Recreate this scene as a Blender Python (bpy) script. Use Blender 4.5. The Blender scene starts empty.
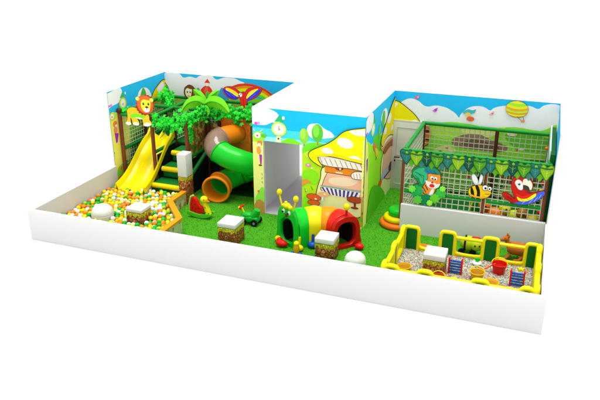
import bpy, bmesh, math, random
from mathutils import Vector
PI = math.pi
# flat printed artwork: (axis, plane position, layers of (colour, shape)) in metres on its wall or board
ART = {
 'house_wall': ('y', 3.44, [
  ('#10a6ee', ('R', 4.53, 7.545, 0, 2.95)),
  ('#3cc0f4', ('R', 4.53, 7.545, 1.9, 2.42)),
  ('#86dcf6', ('R', 4.53, 7.545, 1.9, 2.2)),
  ('#a4e41c', ('S', [(4.45, 2.001), (4.792, 2.065), (5.155, 2.05), (5.841, 2.019), (6.377, 2.078), (7.032, 2.021), (7.615, 2.139), (7.706, -0.059), (4.384, -0.117)])),
  ('#ffffff', ('S', [(4.478, 2.91), (4.702, 2.969), (4.923, 2.963), (5.086, 2.912), (5.222, 2.847), (5.302, 2.725), (5.273, 2.592), (5.081, 2.587), (4.858, 2.499), (4.466, 2.54)])),
  ('#74d61c', ('S', [(5.294, 2.038), (5.433, 2.173), (5.597, 2.217), (5.76, 2.169), (5.895, 2.051)])),
  ('#ffffff', ('S', [(6.028, 2.459), (6.08, 2.619), (6.212, 2.67), (6.343, 2.67), (6.501, 2.558), (6.658, 2.497), (6.739, 2.377), (6.505, 2.314), (6.162, 2.29)])),
  ('#62cc1e', ('S', [(5.896, 1.945), (6.003, 2.116), (6.269, 2.184), (6.587, 2.153), (6.849, 2.078), (6.645, 1.819), (5.923, 1.868)])),
  ('#c06a20', ('L', 0.03, [(5.949, 2.215), (5.957, 2.058)])),
  ('#7cc436', ('E', 5.948, 2.32, 0.123, 0.204, 0)),
  ('#9cd850', ('E', 5.922, 2.37, 0.069, 0.131, 0)),
  ('#c06a20', ('L', 0.03, [(6.31, 2.306), (6.318, 2.124)])),
  ('#4eb030', ('E', 6.306, 2.435, 0.147, 0.232, 0)),
  ('#74c83e', ('E', 6.274, 2.484, 0.084, 0.16, 0)),
  ('#20a868', ('P', [(5.15, 2.619), (5.289, 2.815), (5.41, 2.644)])),
  ('#eaf4d0', ('E', 5.397, 2.734, 0.038, 0.047, 0)),
  ('#eef0b4', ('P', [(5.2, 2.242), (5.324, 2.242), (5.322, 2.052), (5.17, 2.062)])),
  ('#a8cc3c', ('E', 5.271, 2.434, 0.209, 0.19, 0)),
  ('#e8ec9c', ('E', 5.271, 2.434, 0.175, 0.158, 0)),
  ('#fffbe4', ('E', 5.271, 2.434, 0.138, 0.127, 0)),
  ('#d88860', ('E', 5.282, 2.428, 0.027, 0.027, 0)),
  ('#806040', ('L', 0.012, [(5.271, 2.434), (5.272, 2.527)])),
  ('#405020', ('E', 5.257, 2.181, 0.025, 0.024, 0)),
  ('#e040b8', ('E', 4.635, 2.525, 0.048, 0.04, 0)),
  ('#f080d0', ('E', 4.708, 2.542, 0.045, 0.038, 0)),
  ('#8ccc34', ('E', 4.71, 2.191, 0.169, 0.135, 0)),
  ('#58b028', ('E', 4.838, 2.217, 0.084, 0.053, 0)),
  ('#fff6e0', ('E', 4.674, 2.214, 0.091, 0.076, 0)),
  ('#d83820', ('E', 4.666, 2.202, 0.026, 0.024, 0)),
  ('#ffffff', ('L', 0.015, [(4.601, 2.314), (4.56, 2.376)])),
  ('#ffffff', ('L', 0.015, [(4.742, 2.317), (4.827, 2.39)])),
  ('#f6ee74', ('R', 4.53, 4.83, 0, 2.03)),
  ('#d87830', ('E', 4.734, 2.004, 0.074, 0.071, 0)),
  ('#fce0c0', ('E', 4.719, 1.959, 0.046, 0.049, 0)),
  ('#f09040', ('E', 4.701, 1.81, 0.063, 0.11, 0)),
  ('#fce0c0', ('L', 0.025, [(4.759, 1.871), (4.802, 1.767)])),
  ('#a028b0', ('P', [(4.712, 1.702), (4.789, 1.697), (4.777, 1.434), (4.731, 1.428)])),
  ('#703018', ('E', 4.736, 1.401, 0.049, 0.023, 0)),
  ('#404830', ('L', 0.012, [(4.771, 1.182), (4.787, 1.127)])),
  ('#404830', ('L', 0.012, [(4.786, 1.071), (4.77, 1.012)])),
  ('#404830', ('L', 0.012, [(4.772, 0.956), (4.788, 0.901)])),
  ('#7cc83a', ('S', [(4.563, 0.41), (4.641, 0.595), (4.762, 0.784), (4.847, 0.71), (4.839, 0.304), (4.632, 0.245)])),
  ('#b07838', ('S', [(4.544, 0.261), (4.666, 0.425), (4.839, 0.333), (4.833, 0.04), (4.537, -0.005)])),
  ('#e06830', ('E', 4.672, 0.657, 0.035, 0.035, 0)),
  ('#7ccc18', ('S', [(5.924, 1.354), (6.115, 1.46), (6.332, 1.351), (6.281, 1.071), (5.925, 1.135)])),
  ('#86d418', ('S', [(5.926, 0.632), (6.257, 0.735), (6.67, 0.514), (7.685, 0.442), (7.706, -0.059), (5.843, -0.127)])),
  ('#58b818', ('S', [(6.177, 0.47), (6.671, 0.458), (7.691, 0.304), (7.695, 0.193), (6.537, 0.297)])),
  ('#b8f040', ('S', [(5.95, 1.871), (6.245, 1.984), (6.433, 1.847), (6.167, 1.709)])),
  ('#f8f8f0', ('E', 6.169, 1.494, 0.027, 0.019, 0)),
  ('#f8f8f0', ('E', 6.008, 0.868, 0.027, 0.02, 0)),
  ('#3c9c18', ('L', 0.02, [(5.98, 0.92), (6.009, 0.812)])),
  ('#3c9c18', ('L', 0.02, [(6.145, 0.998), (6.201, 0.894)])),
  ('#e070b0', ('E', 6.065, 1.562, 0.071, 0.046, 0)),
  ('#f8c0dc', ('E', 6.07, 1.574, 0.032, 0.025, 0)),
  ('#e88838', ('S', [(5.897, 1.131), (6.034, 1.176), (6.144, 1.094), (6.007, 1.063), (5.897, 0.965)])),
  ('#f8ec98', ('O', ('S', [(6.543, 1.593), (6.414, 1.253), (6.311, 0.854), (6.314, 0.547), (6.563, 0.414), (7.078, 0.378), (7.504, 0.359), (7.543, 1.078), (7.517, 1.738)]), 0.02)),
  ('#f2a288', ('O', ('S', [(6.471, 1.096), (6.548, 1.325), (6.678, 1.489), (7.047, 1.495), (7.515, 1.462), (7.517, 1.074), (7.511, 0.883), (6.931, 0.898), (6.446, 0.928)]), 0.015)),
  ('#f8c0a4', ('S', [(6.655, 1.284), (7.051, 1.362), (7.392, 1.299), (7.188, 1.138), (6.712, 1.128)])),
  ('#d8791c', ('O', ('P', [(6.515, 1.67), (7.508, 1.632), (7.517, 1.409), (6.532, 1.444)]), 0.015)),
  ('#5a2810', ('E', 6.9, 1.584, 0.105, 0.058, 0)),
  ('#d03028', ('E', 6.861, 1.59, 0.037, 0.035, 0)),
  ('#f4e8d8', ('E', 6.927, 1.571, 0.029, 0.029, 0)),
  ('#fff4e0', ('L', 0.03, [(6.811, 1.466), (6.995, 1.462)])),
  ('#7a9c88', ('P', [(6.417, 1.076), (7.504, 1.059), (7.506, 1.01), (6.417, 1.026)])),
  ('#f4f4ea', ('P', [(6.417, 1.034), (7.481, 1.001), (7.409, 0.801), (6.528, 0.842)])),
  ('#3c3684', ('P', [(6.431, 1.028), (6.49, 1.026), (6.602, 0.849), (6.555, 0.852)])),
  ('#3c3684', ('P', [(6.55, 1.025), (6.609, 1.023), (6.695, 0.845), (6.649, 0.847)])),
  ('#3c3684', ('P', [(6.668, 1.021), (6.727, 1.02), (6.788, 0.84), (6.741, 0.842)])),
  ('#3c3684', ('P', [(6.785, 1.018), (6.844, 1.016), (6.88, 0.836), (6.834, 0.838)])),
  ('#3c3684', ('P', [(6.903, 1.015), (6.961, 1.013), (6.972, 0.831), (6.926, 0.833)])),
  ('#3c3684', ('P', [(7.019, 1.012), (7.077, 1.01), (7.064, 0.826), (7.018, 0.829)])),
  ('#3c3684', ('P', [(7.135, 1.008), (7.193, 1.007), (7.155, 0.822), (7.11, 0.824)])),
  ('#3c3684', ('P', [(7.251, 1.005), (7.309, 1.004), (7.247, 0.817), (7.201, 0.82)])),
  ('#3c3684', ('P', [(7.366, 1.002), (7.423, 1.0), (7.338, 0.813), (7.292, 0.815)])),
  ('#963c1a', ('O', ('E', 7.331, 0.79, 0.196, 0.082, 0), 0.012)),
  ('#6a2810', ('P', [(7.307, 0.718), (7.37, 0.727), (7.364, 0.588), (7.322, 0.582)])),
  ('#7c3418', ('E', 7.338, 0.57, 0.105, 0.033, 0)),
  ('#f6f0c8', ('O', ('S', [(6.274, 1.775), (6.379, 1.867), (6.776, 1.86), (7.167, 1.827), (7.579, 1.798), (7.783, 1.771), (7.791, 1.589), (7.587, 1.59), (7.174, 1.618), (6.702, 1.613), (6.409, 1.657)]), 0.015)),
  ('#a06020', ('L', 0.014, [(6.38, 1.825), (6.476, 1.639)])),
  ('#a06020', ('L', 0.014, [(6.516, 1.817), (6.609, 1.635)])),
  ('#a06020', ('L', 0.014, [(6.651, 1.809), (6.741, 1.631)])),
  ('#a06020', ('L', 0.014, [(6.785, 1.801), (6.873, 1.627)])),
  ('#a06020', ('L', 0.014, [(6.919, 1.793), (7.004, 1.623)])),
  ('#a06020', ('L', 0.014, [(7.052, 1.785), (7.135, 1.619)])),
  ('#a06020', ('L', 0.014, [(7.184, 1.777), (7.264, 1.615)])),
  ('#a06020', ('L', 0.014, [(7.316, 1.769), (7.394, 1.612)])),
  ('#a06020', ('L', 0.014, [(7.447, 1.761), (7.522, 1.608)])),
  ('#f6f0c8', ('O', ('S', [(7.23, 1.465), (7.332, 1.544), (7.537, 1.557), (7.742, 1.53), (7.749, 1.373), (7.544, 1.372), (7.286, 1.366)]), 0.012)),
  ('#a06020', ('L', 0.012, [(7.281, 1.498), (7.312, 1.369)])),
  ('#a06020', ('L', 0.012, [(7.359, 1.508), (7.389, 1.379)])),
  ('#a06020', ('L', 0.012, [(7.436, 1.518), (7.466, 1.389)])),
  ('#a06020', ('L', 0.012, [(7.512, 1.527), (7.543, 1.399)])),
  ('#ffe400', ('O', ('S', [(6.099, 1.835), (6.138, 1.946), (6.324, 2.059), (6.586, 2.192), (6.791, 2.344), (6.993, 2.531), (7.194, 2.615), (7.394, 2.658), (7.593, 2.693), (7.792, 2.663), (7.815, 2.161), (7.784, 1.745), (7.58, 1.772), (7.219, 1.821), (6.854, 1.869), (6.538, 1.886), (6.353, 1.851), (6.354, 1.731), (6.463, 1.584), (6.302, 1.645), (6.167, 1.736)]), 0.02)),
  ('#ffffff', ('E', 6.589, 2.015, 0.158, 0.081, -8)),
  ('#ffffff', ('E', 7.044, 2.265, 0.216, 0.128, -12)),
  ('#ffffff', ('S', [(7.144, 2.572), (7.295, 2.625), (7.544, 2.656), (7.694, 2.653), (7.649, 2.523), (7.35, 2.492)])),
  ('#fff8d8', ('S', [(7.114, 1.887), (7.291, 1.972), (7.473, 1.89), (7.425, 1.806), (7.219, 1.834)])),
  ('#f6c400', ('S', [(6.166, 1.789), (6.643, 1.95), (7.165, 1.906), (7.576, 1.85), (7.579, 1.785), (7.167, 1.827), (6.644, 1.885)])),
  ('#f6f0d0', ('L', 0.05, [(6.284, 0.795), (6.26, 0.454)])),
  ('#f6f0d0', ('L', 0.05, [(6.5, 0.935), (6.477, 0.654)])),
  ('#f0a070', ('E', 6.501, 0.839, 0.163, 0.072, 10)),
  ('#e4501c', ('O', ('E', 6.243, 0.725, 0.192, 0.084, -4), 0.01)),
  ('#e4501c', ('O', ('E', 6.245, 0.57, 0.166, 0.068, 0), 0.01)),
  ('#fff0e0', ('E', 6.299, 0.685, 0.033, 0.025, 0)),
  ('#fff0e0', ('E', 6.542, 0.844, 0.032, 0.025, 0)),
  ('#d8e4b0', ('E', 6.315, 0.468, 0.151, 0.04, 0)),
  ('#e8e070', ('P', [(7.495, 2.381), (7.57, 2.389), (7.586, -0.05), (7.515, -0.062)])),
  ('#b06830', ('L', 0.03, [(7.531, 0.913), (7.531, 0.082)])),
 ]),
 'side_wall': ('x', 7.545, [
  ('#10a6ee', ('R', 3.44, 6.55, 0, 2.95)),
  ('#74d0f2', ('R', 3.44, 6.55, 1.7, 2.1)),
  ('#8cd820', ('S', [(2.944, 2.281), (3.687, 2.263), (4.226, 2.0), (4.843, 2.093), (5.543, 1.982), (6.282, 1.925), (7.494, 1.848), (8.689, -2.537), (2.768, 0.1)])),
  ('#52b81c', ('S', [(4.193, 2.196), (4.718, 2.183), (5.207, 1.935), (5.159, 1.61), (4.465, 1.82)])),
  ('#ffffff', ('S', [(3.417, 2.794), (3.584, 2.925), (3.915, 2.956), (4.133, 2.838), (4.122, 2.609), (3.843, 2.503), (3.458, 2.52)])),
  ('#ffffff', ('S', [(4.979, 2.52), (5.166, 2.69), (5.507, 2.69), (5.724, 2.499), (5.652, 2.292), (5.249, 2.286)])),
  ('#a8cc3c', ('E', 4.148, 2.459, 0.18, 0.17, 0)),
  ('#fff8dc', ('E', 4.148, 2.459, 0.116, 0.115, 0)),
  ('#28a050', ('P', [(4.122, 2.609), (4.212, 2.844), (4.379, 2.594)])),
  ('#48a82c', ('E', 5.249, 2.451, 0.179, 0.232, 0)),
  ('#58b434', ('E', 4.85, 2.228, 0.126, 0.173, 0)),
  ('#e040b8', ('E', 3.544, 2.509, 0.069, 0.04, 0)),
  ('#e8e070', ('S', [(3.197, 2.406), (3.653, 2.17), (3.799, 1.22), (3.848, -0.09), (3.433, 0.031)])),
  ('#8028a0', ('P', [(3.56, 1.834), (3.714, 1.838), (3.704, 1.522), (3.618, 1.444)])),
  ('#e07038', ('S', [(4.212, 2.084), (4.551, 1.931), (4.588, 1.728), (4.3, 1.87)])),
  ('#f0c030', ('S', [(4.455, 1.878), (4.811, 1.688), (4.734, 1.516), (4.552, 1.629)])),
  ('#402010', ('L', 0.02, [(4.517, 1.529), (4.718, 1.605)])),
  ('#f2e488', ('O', ('S', [(5.219, 1.306), (5.257, 0.531), (5.126, 0.008), (5.902, -0.296), (6.915, -0.198), (7.163, 1.004), (6.014, 1.47)]), 0.02)),
  ('#eaa088', ('O', ('S', [(5.466, 1.227), (5.54, 1.437), (6.146, 1.431), (6.87, 1.093), (6.653, 0.347), (5.444, 0.763)]), 0.02)),
  ('#9aa4b0', ('S', [(5.306, 0.869), (6.409, 0.834), (6.588, 0.62), (5.47, 0.634)])),
  ('#3c3050', ('L', 0.06, [(5.584, 0.654), (6.588, 0.62)])),
  ('#58281c', ('E', 6.363, 0.757, 0.221, 0.134, 0)),
  ('#c08c50', ('S', [(5.016, 1.766), (5.575, 1.831), (6.447, 1.762), (7.017, 1.575), (7.076, 1.342), (6.139, 1.463), (5.409, 1.506), (5.159, 1.61)])),
  ('#8c5428', ('S', [(5.397, 1.567), (5.985, 1.597), (6.906, 1.483), (7.094, 1.275), (6.153, 1.399), (5.553, 1.375)])),
  ('#f6e8b8', ('S', [(5.129, 1.761), (5.46, 1.82), (6.192, 1.773), (6.861, 1.664), (6.882, 1.582), (6.088, 1.685), (5.489, 1.683), (5.268, 1.635)])),
  ('#e2be04', ('O', ('S', [(5.058, 1.838), (5.136, 2.011), (5.485, 2.251), (5.907, 2.482), (6.349, 2.69), (6.863, 2.69), (7.163, 1.535), (6.192, 1.773), (5.578, 1.815), (5.256, 1.695)]), 0.025)),
  ('#fffbe0', ('E', 5.922, 2.308, 0.218, 0.135, 0)),
  ('#fffbe0', ('E', 5.48, 2.056, 0.147, 0.095, 0)),
  ('#fffbe0', ('E', 6.305, 1.934, 0.135, 0.082, 0)),
  ('#e84820', ('E', 5.164, 0.653, 0.172, 0.095, 0)),
  ('#4cac14', ('S', [(4.113, 0.831), (5.012, 0.619), (5.838, 0.011), (5.476, -0.597), (3.848, -0.09)])),
 ]),
 'back_right': ('y', 6.55, [
  ('#1aa2e6', ('R', 7.545, 11.92, 0, 2.95)),
  ('#fbfcf4', ('S', [(7.533, 2.089), (7.627, 2.478), (7.76, 2.648), (7.981, 2.758), (8.209, 2.715), (8.386, 2.588), (8.527, 2.572), (8.718, 2.617), (8.996, 2.585), (9.253, 2.452), (9.372, 2.336), (9.417, 2.439), (9.588, 2.623), (9.795, 2.697), (10.007, 2.688), (10.174, 2.609), (10.27, 2.684), (10.47, 2.756), (10.825, 2.801), (11.177, 2.818), (11.386, 2.756), (11.522, 2.862), (11.736, 2.92), (11.937, 2.885), (12.073, 2.79), (12.268, 1.441), (7.599, 0.888)])),
  ('#84cc34', ('S', [(7.528, 1.642), (8.32, 1.931), (9.003, 2.172), (9.685, 2.181), (10.226, 2.121), (10.87, 2.213), (11.514, 2.167), (12.161, 2.179), (12.602, -0.871), (7.493, -1.729)])),
  ('#a2d63c', ('S', [(8.601, 1.959), (9.145, 2.128), (9.832, 2.053), (9.718, 1.841), (8.903, 1.697)])),
  ('#cbdc7c', ('S', [(9.483, 2.018), (9.959, 2.123), (10.499, 2.036), (10.253, 1.868), (9.664, 1.835)])),
  ('#8a6c58', ('S', [(9.239, 1.674), (9.499, 1.847), (9.926, 1.92), (10.315, 1.789), (10.755, 1.637), (10.563, 1.472), (9.754, 1.468), (9.337, 1.509)])),
  ('#6b5046', ('S', [(9.52, 1.617), (9.887, 1.772), (10.383, 1.653), (10.5, 1.551), (9.748, 1.525)])),
  ('#c8e878', ('S', [(8.735, 1.323), (9.058, 1.508), (9.375, 1.396), (9.169, 1.194), (8.833, 1.155)])),
  ('#e86878', ('E', 9.121, 1.426, 0.045, 0.029, 0)),
  ('#f8d030', ('E', 10.564, 2.155, 0.051, 0.033, 0)),
  ('#4c9420', ('S', [(8.758, 1.026), (8.931, 1.346), (9.118, 1.128), (9.248, 0.934), (8.8, 0.849)])),
  ('#58a828', ('S', [(10.638, 1.966), (11.137, 2.129), (11.796, 1.947), (11.957, 1.686), (11.075, 1.587)])),
  ('#f8f8f0', ('E', 11.097, 1.618, 0.077, 0.036, 0)),
  ('#e04838', ('E', 10.998, 1.578, 0.031, 0.028, 0)),
  ('#e0e0a0', ('E', 10.816, 2.012, 0.129, 0.055, 0)),
  ('#357f18', ('S', [(8.098, 0.947), (9.222, 1.23), (10.588, 1.242), (12.152, 1.201), (12.449, -0.897), (8.111, -1.625)])),
  ('#6ab82c', ('S', [(8.412, 0.617), (9.256, 0.844), (10.104, 0.709), (9.872, 0.254), (8.588, 0.204)])),
  ('#1c6010', ('S', [(8.0, 0.157), (8.714, 0.47), (9.599, 0.155), (10.673, 0.484), (12.281, 0.289), (12.449, -0.897), (8.111, -1.625)])),
  ('#c8e050', ('S', [(10.687, 0.365), (11.194, 0.613), (11.733, 0.508), (11.513, 0.179), (10.854, 0.085)])),
  ('#f0a030', ('E', 9.303, 0.94, 0.072, 0.047, 0)),
  ('#f8f0e0', ('E', 8.985, 0.689, 0.056, 0.042, 0)),
  ('#8c5c30', ('S', [(10.621, 0.953), (11.41, 0.993), (11.822, 0.813), (11.461, 0.589), (10.766, 0.616)])),
  ('#e85030', ('E', 9.776, 0.667, 0.083, 0.059, 0)),
  ('#f4f0e0', ('E', 10.281, 0.582, 0.081, 0.059, 0)),
  ('#e8c808', ('O', ('S', [(7.344, 1.773), (7.397, 2.165), (7.483, 2.465), (7.574, 2.647), (7.734, 2.603), (7.943, 2.462), (8.153, 2.294), (8.34, 2.05), (8.537, 1.688), (8.471, 1.414), (7.494, 1.184)]), 0.02)),
  ('#fffbe8', ('S', [(7.41, 2.195), (7.483, 2.465), (7.562, 2.602), (7.649, 2.581), (7.571, 2.444), (7.5, 2.145)])),
  ('#fffbe8', ('E', 8.167, 2.091, 0.085, 0.073, 0)),
  ('#c47838', ('S', [(8.377, 1.936), (8.541, 2.011), (8.636, 1.875), (8.628, 1.609), (8.467, 1.473)])),
  ('#4a2c1c', ('E', 8.538, 1.865, 0.056, 0.043, 0)),
  ('#4a2c1c', ('E', 8.555, 1.631, 0.056, 0.035, 0)),
  ('#e8507c', ('S', [(8.046, 2.84), (8.119, 2.795), (8.158, 2.844), (8.253, 2.886), (8.208, 2.774), (8.149, 2.764)])),
  ('#f8a0b8', ('E', 8.205, 2.82, 0.026, 0.02, 0)),
  ('#b458c8', ('S', [(8.573, 2.516), (8.646, 2.471), (8.684, 2.52), (8.777, 2.562), (8.734, 2.45), (8.676, 2.439)])),
  ('#5838a0', ('E', 8.73, 2.496, 0.025, 0.02, 0)),
  ('#e8a0a0', ('S', [(10.1, 2.555), (10.171, 2.511), (10.205, 2.559), (10.292, 2.6), (10.254, 2.491), (10.2, 2.481)])),
  ('#b06060', ('E', 10.25, 2.535, 0.023, 0.019, 0)),
  ('#c85a30', ('E', 9.684, 2.334, 0.106, 0.067, 0)),
  ('#38a0a8', ('S', [(9.466, 2.5), (9.591, 2.595), (9.726, 2.579), (9.803, 2.614), (9.761, 2.499), (9.551, 2.451)])),
  ('#e8b050', ('E', 9.604, 2.456, 0.08, 0.05, 0)),
  ('#e8a018', ('O', ('E', 10.861, 2.714, 0.283, 0.221, -6), 0.008)),
  ('#f8dc28', ('P', [(10.856, 2.935), (11.044, 2.875), (10.998, 2.865), (10.951, 2.858), (10.905, 2.854), (10.858, 2.854), (10.811, 2.857), (10.763, 2.863), (10.716, 2.872), (10.668, 2.885)])),
  ('#8cd030', ('P', [(10.668, 2.885), (10.716, 2.872), (10.763, 2.863), (10.811, 2.857), (10.858, 2.854), (10.905, 2.854), (10.951, 2.858), (10.998, 2.865), (11.044, 2.875), (11.104, 2.819), (11.043, 2.801), (10.982, 2.789), (10.921, 2.782), (10.859, 2.78), (10.798, 2.785), (10.735, 2.795), (10.673, 2.81), (10.611, 2.831)])),
  ('#f8d020', ('P', [(10.611, 2.831), (10.673, 2.81), (10.735, 2.795), (10.798, 2.785), (10.859, 2.78), (10.921, 2.782), (10.982, 2.789), (11.043, 2.801), (11.104, 2.819), (11.134, 2.763), (11.066, 2.74), (10.998, 2.725), (10.93, 2.716), (10.861, 2.714), (10.792, 2.719), (10.722, 2.731), (10.652, 2.75), (10.582, 2.776)])),
  ('#f4981c', ('P', [(10.582, 2.776), (10.652, 2.75), (10.722, 2.731), (10.792, 2.719), (10.861, 2.714), (10.93, 2.716), (10.998, 2.725), (11.066, 2.74), (11.134, 2.763), (11.145, 2.708), (11.074, 2.683), (11.004, 2.666), (10.933, 2.657), (10.862, 2.655), (10.79, 2.66), (10.719, 2.673), (10.646, 2.693), (10.574, 2.721)])),
  ('#a4d838', ('P', [(10.574, 2.721), (10.646, 2.693), (10.719, 2.673), (10.79, 2.66), (10.862, 2.655), (10.933, 2.657), (11.004, 2.666), (11.074, 2.683), (11.145, 2.708), (11.137, 2.652), (11.069, 2.63), (11.001, 2.614), (10.932, 2.605), (10.863, 2.603), (10.794, 2.608), (10.724, 2.62), (10.654, 2.639), (10.584, 2.665)])),
  ('#f48c1c', ('P', [(10.584, 2.665), (10.654, 2.639), (10.724, 2.62), (10.794, 2.608), (10.863, 2.603), (10.932, 2.605), (11.001, 2.614), (11.069, 2.63), (11.137, 2.652), (11.11, 2.598), (11.049, 2.579), (10.987, 2.567), (10.926, 2.56), (10.864, 2.558), (10.802, 2.562), (10.74, 2.572), (10.677, 2.587), (10.614, 2.608)])),
  ('#e8e030', ('P', [(10.614, 2.608), (10.677, 2.587), (10.74, 2.572), (10.802, 2.562), (10.864, 2.558), (10.926, 2.56), (10.987, 2.567), (11.049, 2.579), (11.11, 2.598), (11.053, 2.543), (11.006, 2.533), (10.959, 2.526), (10.912, 2.522), (10.865, 2.521), (10.817, 2.523), (10.77, 2.529), (10.722, 2.539), (10.674, 2.551)])),
  ('#f0a020', ('P', [(10.674, 2.551), (10.722, 2.539), (10.77, 2.529), (10.817, 2.523), (10.865, 2.521), (10.912, 2.522), (10.959, 2.526), (11.006, 2.533), (11.053, 2.543), (10.866, 2.491)])),
  ('#704028', ('L', 0.012, [(10.884, 2.519), (10.999, 2.42)])),
  ('#704028', ('L', 0.012, [(11.036, 2.533), (11.075, 2.427)])),
  ('#c88450', ('P', [(10.984, 2.432), (11.095, 2.429), (11.088, 2.362), (11.011, 2.366)])),
 ]),
 'back_left': ('y', 6.55, [
  ('#1aa0e4', ('R', 0.08, 4.53, 0, 2.95)),
  ('#fbfcf4', ('S', [(-0.107, 2.55), (0.03, 2.85), (0.223, 2.965), (0.477, 2.977), (0.653, 2.926), (0.771, 2.823), (1.006, 2.872), (1.217, 2.84), (1.327, 2.91), (1.541, 2.976), (1.75, 2.972), (1.933, 2.845), (2.194, 2.923), (2.501, 2.933), (2.734, 2.858), (2.931, 2.719), (2.906, 1.966), (-0.187, 1.688)])),
  ('#f03018', ('E', 3.081, 2.171, 0.946, 0.63, -6)),
  ('#f88010', ('E', 3.081, 2.158, 0.879, 0.567, -6)),
  ('#ffe010', ('E', 3.081, 2.146, 0.811, 0.504, -6)),
  ('#50c828', ('E', 3.08, 2.133, 0.727, 0.428, -6)),
  ('#189ce0', ('E', 3.08, 2.121, 0.642, 0.347, -6)),
  ('#bfe6f2', ('E', 3.08, 2.108, 0.575, 0.284, -6)),
  ('#2c8cb0', ('S', [(1.879, 2.163), (1.999, 2.459), (2.11, 2.609), (2.226, 2.508), (2.333, 2.201)])),
  ('#78c030', ('S', [(2.294, 2.103), (2.509, 2.311), (2.819, 2.399), (3.255, 2.373), (3.881, 2.24), (3.874, 1.74), (2.27, 1.587)])),
  ('#f4f0e8', ('P', [(1.5, 2.419), (1.69, 2.418), (1.676, 2.178), (1.484, 2.162)])),
  ('#c8301c', ('S', [(1.349, 2.438), (1.591, 2.647), (1.776, 2.457), (1.589, 2.25)])),
  ('#e85838', ('S', [(1.475, 2.464), (1.588, 2.6), (1.631, 2.429), (1.555, 2.327)])),
  ('#ece8e0', ('P', [(1.561, 2.724), (1.666, 2.725), (1.66, 2.621), (1.554, 2.613)])),
  ('#d03018', ('P', [(1.508, 2.717), (1.621, 2.85), (1.711, 2.719)])),
  ('#c8d4b0', ('S', [(0.976, 2.441), (1.195, 2.522), (1.401, 2.411), (1.376, 2.023), (0.943, 1.986)])),
  ('#58a8a0', ('E', 1.279, 2.449, 0.057, 0.097, 0)),
  ('#88bc30', ('S', [(-0.168, 1.89), (0.411, 2.169), (1.311, 2.115), (2.363, 2.109), (4.691, 2.065), (4.692, -0.794), (-0.688, -1.561)])),
  ('#4c8c20', ('S', [(-0.25, 1.005), (1.241, 1.022), (4.363, 1.153), (4.352, -0.842), (-0.688, -1.561)])),
  ('#e0b808', ('O', ('S', [(-0.345, 2.007), (-0.157, 2.417), (0.01, 2.624), (0.115, 2.567), (0.166, 2.312), (0.129, 1.882)]), 0.02)),
  ('#409c30', ('S', [(0.109, 2.078), (0.064, 2.401), (0.152, 2.57), (0.243, 2.35), (0.292, 2.061)])),
 ]),
 'left_wall': ('x', 0.08, [
  ('#1aa0e4', ('R', 3.53, 6.55, 0, 2.95)),
  ('#58b8e4', ('R', 3.53, 6.55, 2.0, 2.3)),
  ('#b4c850', ('S', [(3.048, 2.047), (3.63, 2.184), (4.107, 2.123), (4.767, 2.081), (5.594, 2.102), (6.542, 2.111), (6.418, -1.401), (3.059, -0.427)])),
  ('#6cac38', ('S', [(4.357, 1.818), (5.015, 1.958), (5.69, 1.984), (6.634, 1.892), (6.418, -1.401), (4.065, -0.498)])),
  ('#3c8c28', ('S', [(4.476, 1.291), (5.502, 1.517), (6.69, 1.409), (6.418, -1.401), (4.166, -0.537)])),
  ('#fdfdf8', ('S', [(3.238, 2.82), (3.433, 2.889), (3.766, 2.931), (4.06, 2.969), (4.193, 2.898), (4.235, 2.714), (4.139, 2.589), (3.933, 2.533), (3.691, 2.518), (3.495, 2.478), (3.27, 2.503)])),
  ('#e040b8', ('E', 3.535, 2.543, 0.053, 0.038, 0)),
  ('#f070cc', ('E', 3.639, 2.547, 0.054, 0.039, 0)),
  ('#f8faf4', ('S', [(4.938, 2.469), (5.075, 2.652), (5.301, 2.711), (5.562, 2.61), (5.697, 2.394), (5.613, 2.224), (4.97, 2.339)])),
  ('#3c9c38', ('S', [(5.084, 2.375), (5.175, 2.6), (5.301, 2.711), (5.413, 2.549), (5.428, 2.297)])),
  ('#e0b808', ('O', ('S', [(5.599, 2.132), (5.817, 2.431), (6.136, 2.617), (6.448, 2.713), (6.666, 2.541), (6.514, 1.92), (5.69, 1.984)]), 0.025)),
  ('#fffbe0', ('S', [(6.065, 2.536), (6.38, 2.663), (6.479, 2.514), (6.16, 2.388)])),
  ('#2c9c60', ('P', [(4.078, 2.661), (4.241, 2.83), (4.321, 2.636)])),
  ('#f0f4e0', ('E', 4.355, 2.746, 0.034, 0.04, 0)),
  ('#98b438', ('E', 4.188, 2.474, 0.186, 0.184, 0)),
  ('#d8e090', ('E', 4.193, 2.473, 0.134, 0.142, 0)),
  ('#f4f0d4', ('E', 4.198, 2.472, 0.095, 0.102, 0)),
  ('#d07850', ('E', 4.195, 2.458, 0.029, 0.026, 0)),
  ('#d4d458', ('S', [(3.395, 2.186), (3.844, 2.306), (4.256, 2.116), (4.377, 1.629), (4.118, -0.19), (3.271, -0.067), (3.338, 1.618)])),
  ('#a8c83c', ('E', 3.638, 2.226, 0.164, 0.128, 0)),
  ('#fff4dc', ('E', 3.62, 2.231, 0.086, 0.073, 0)),
  ('#d83020', ('E', 3.608, 2.219, 0.027, 0.022, 0)),
  ('#e07830', ('E', 3.714, 1.986, 0.106, 0.09, 0)),
  ('#fce0c0', ('E', 3.755, 1.916, 0.055, 0.051, 0)),
  ('#e87868', ('E', 3.707, 1.811, 0.083, 0.103, 0)),
  ('#9028a8', ('P', [(3.646, 1.738), (3.831, 1.687), (3.748, 1.44), (3.668, 1.433)])),
  ('#404830', ('L', 0.015, [(3.53, 1.202), (3.556, 1.134)])),
  ('#404830', ('L', 0.015, [(3.537, 1.079), (3.499, 1.03)])),
  ('#404830', ('L', 0.015, [(3.502, 0.968), (3.519, 0.901)])),
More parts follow.
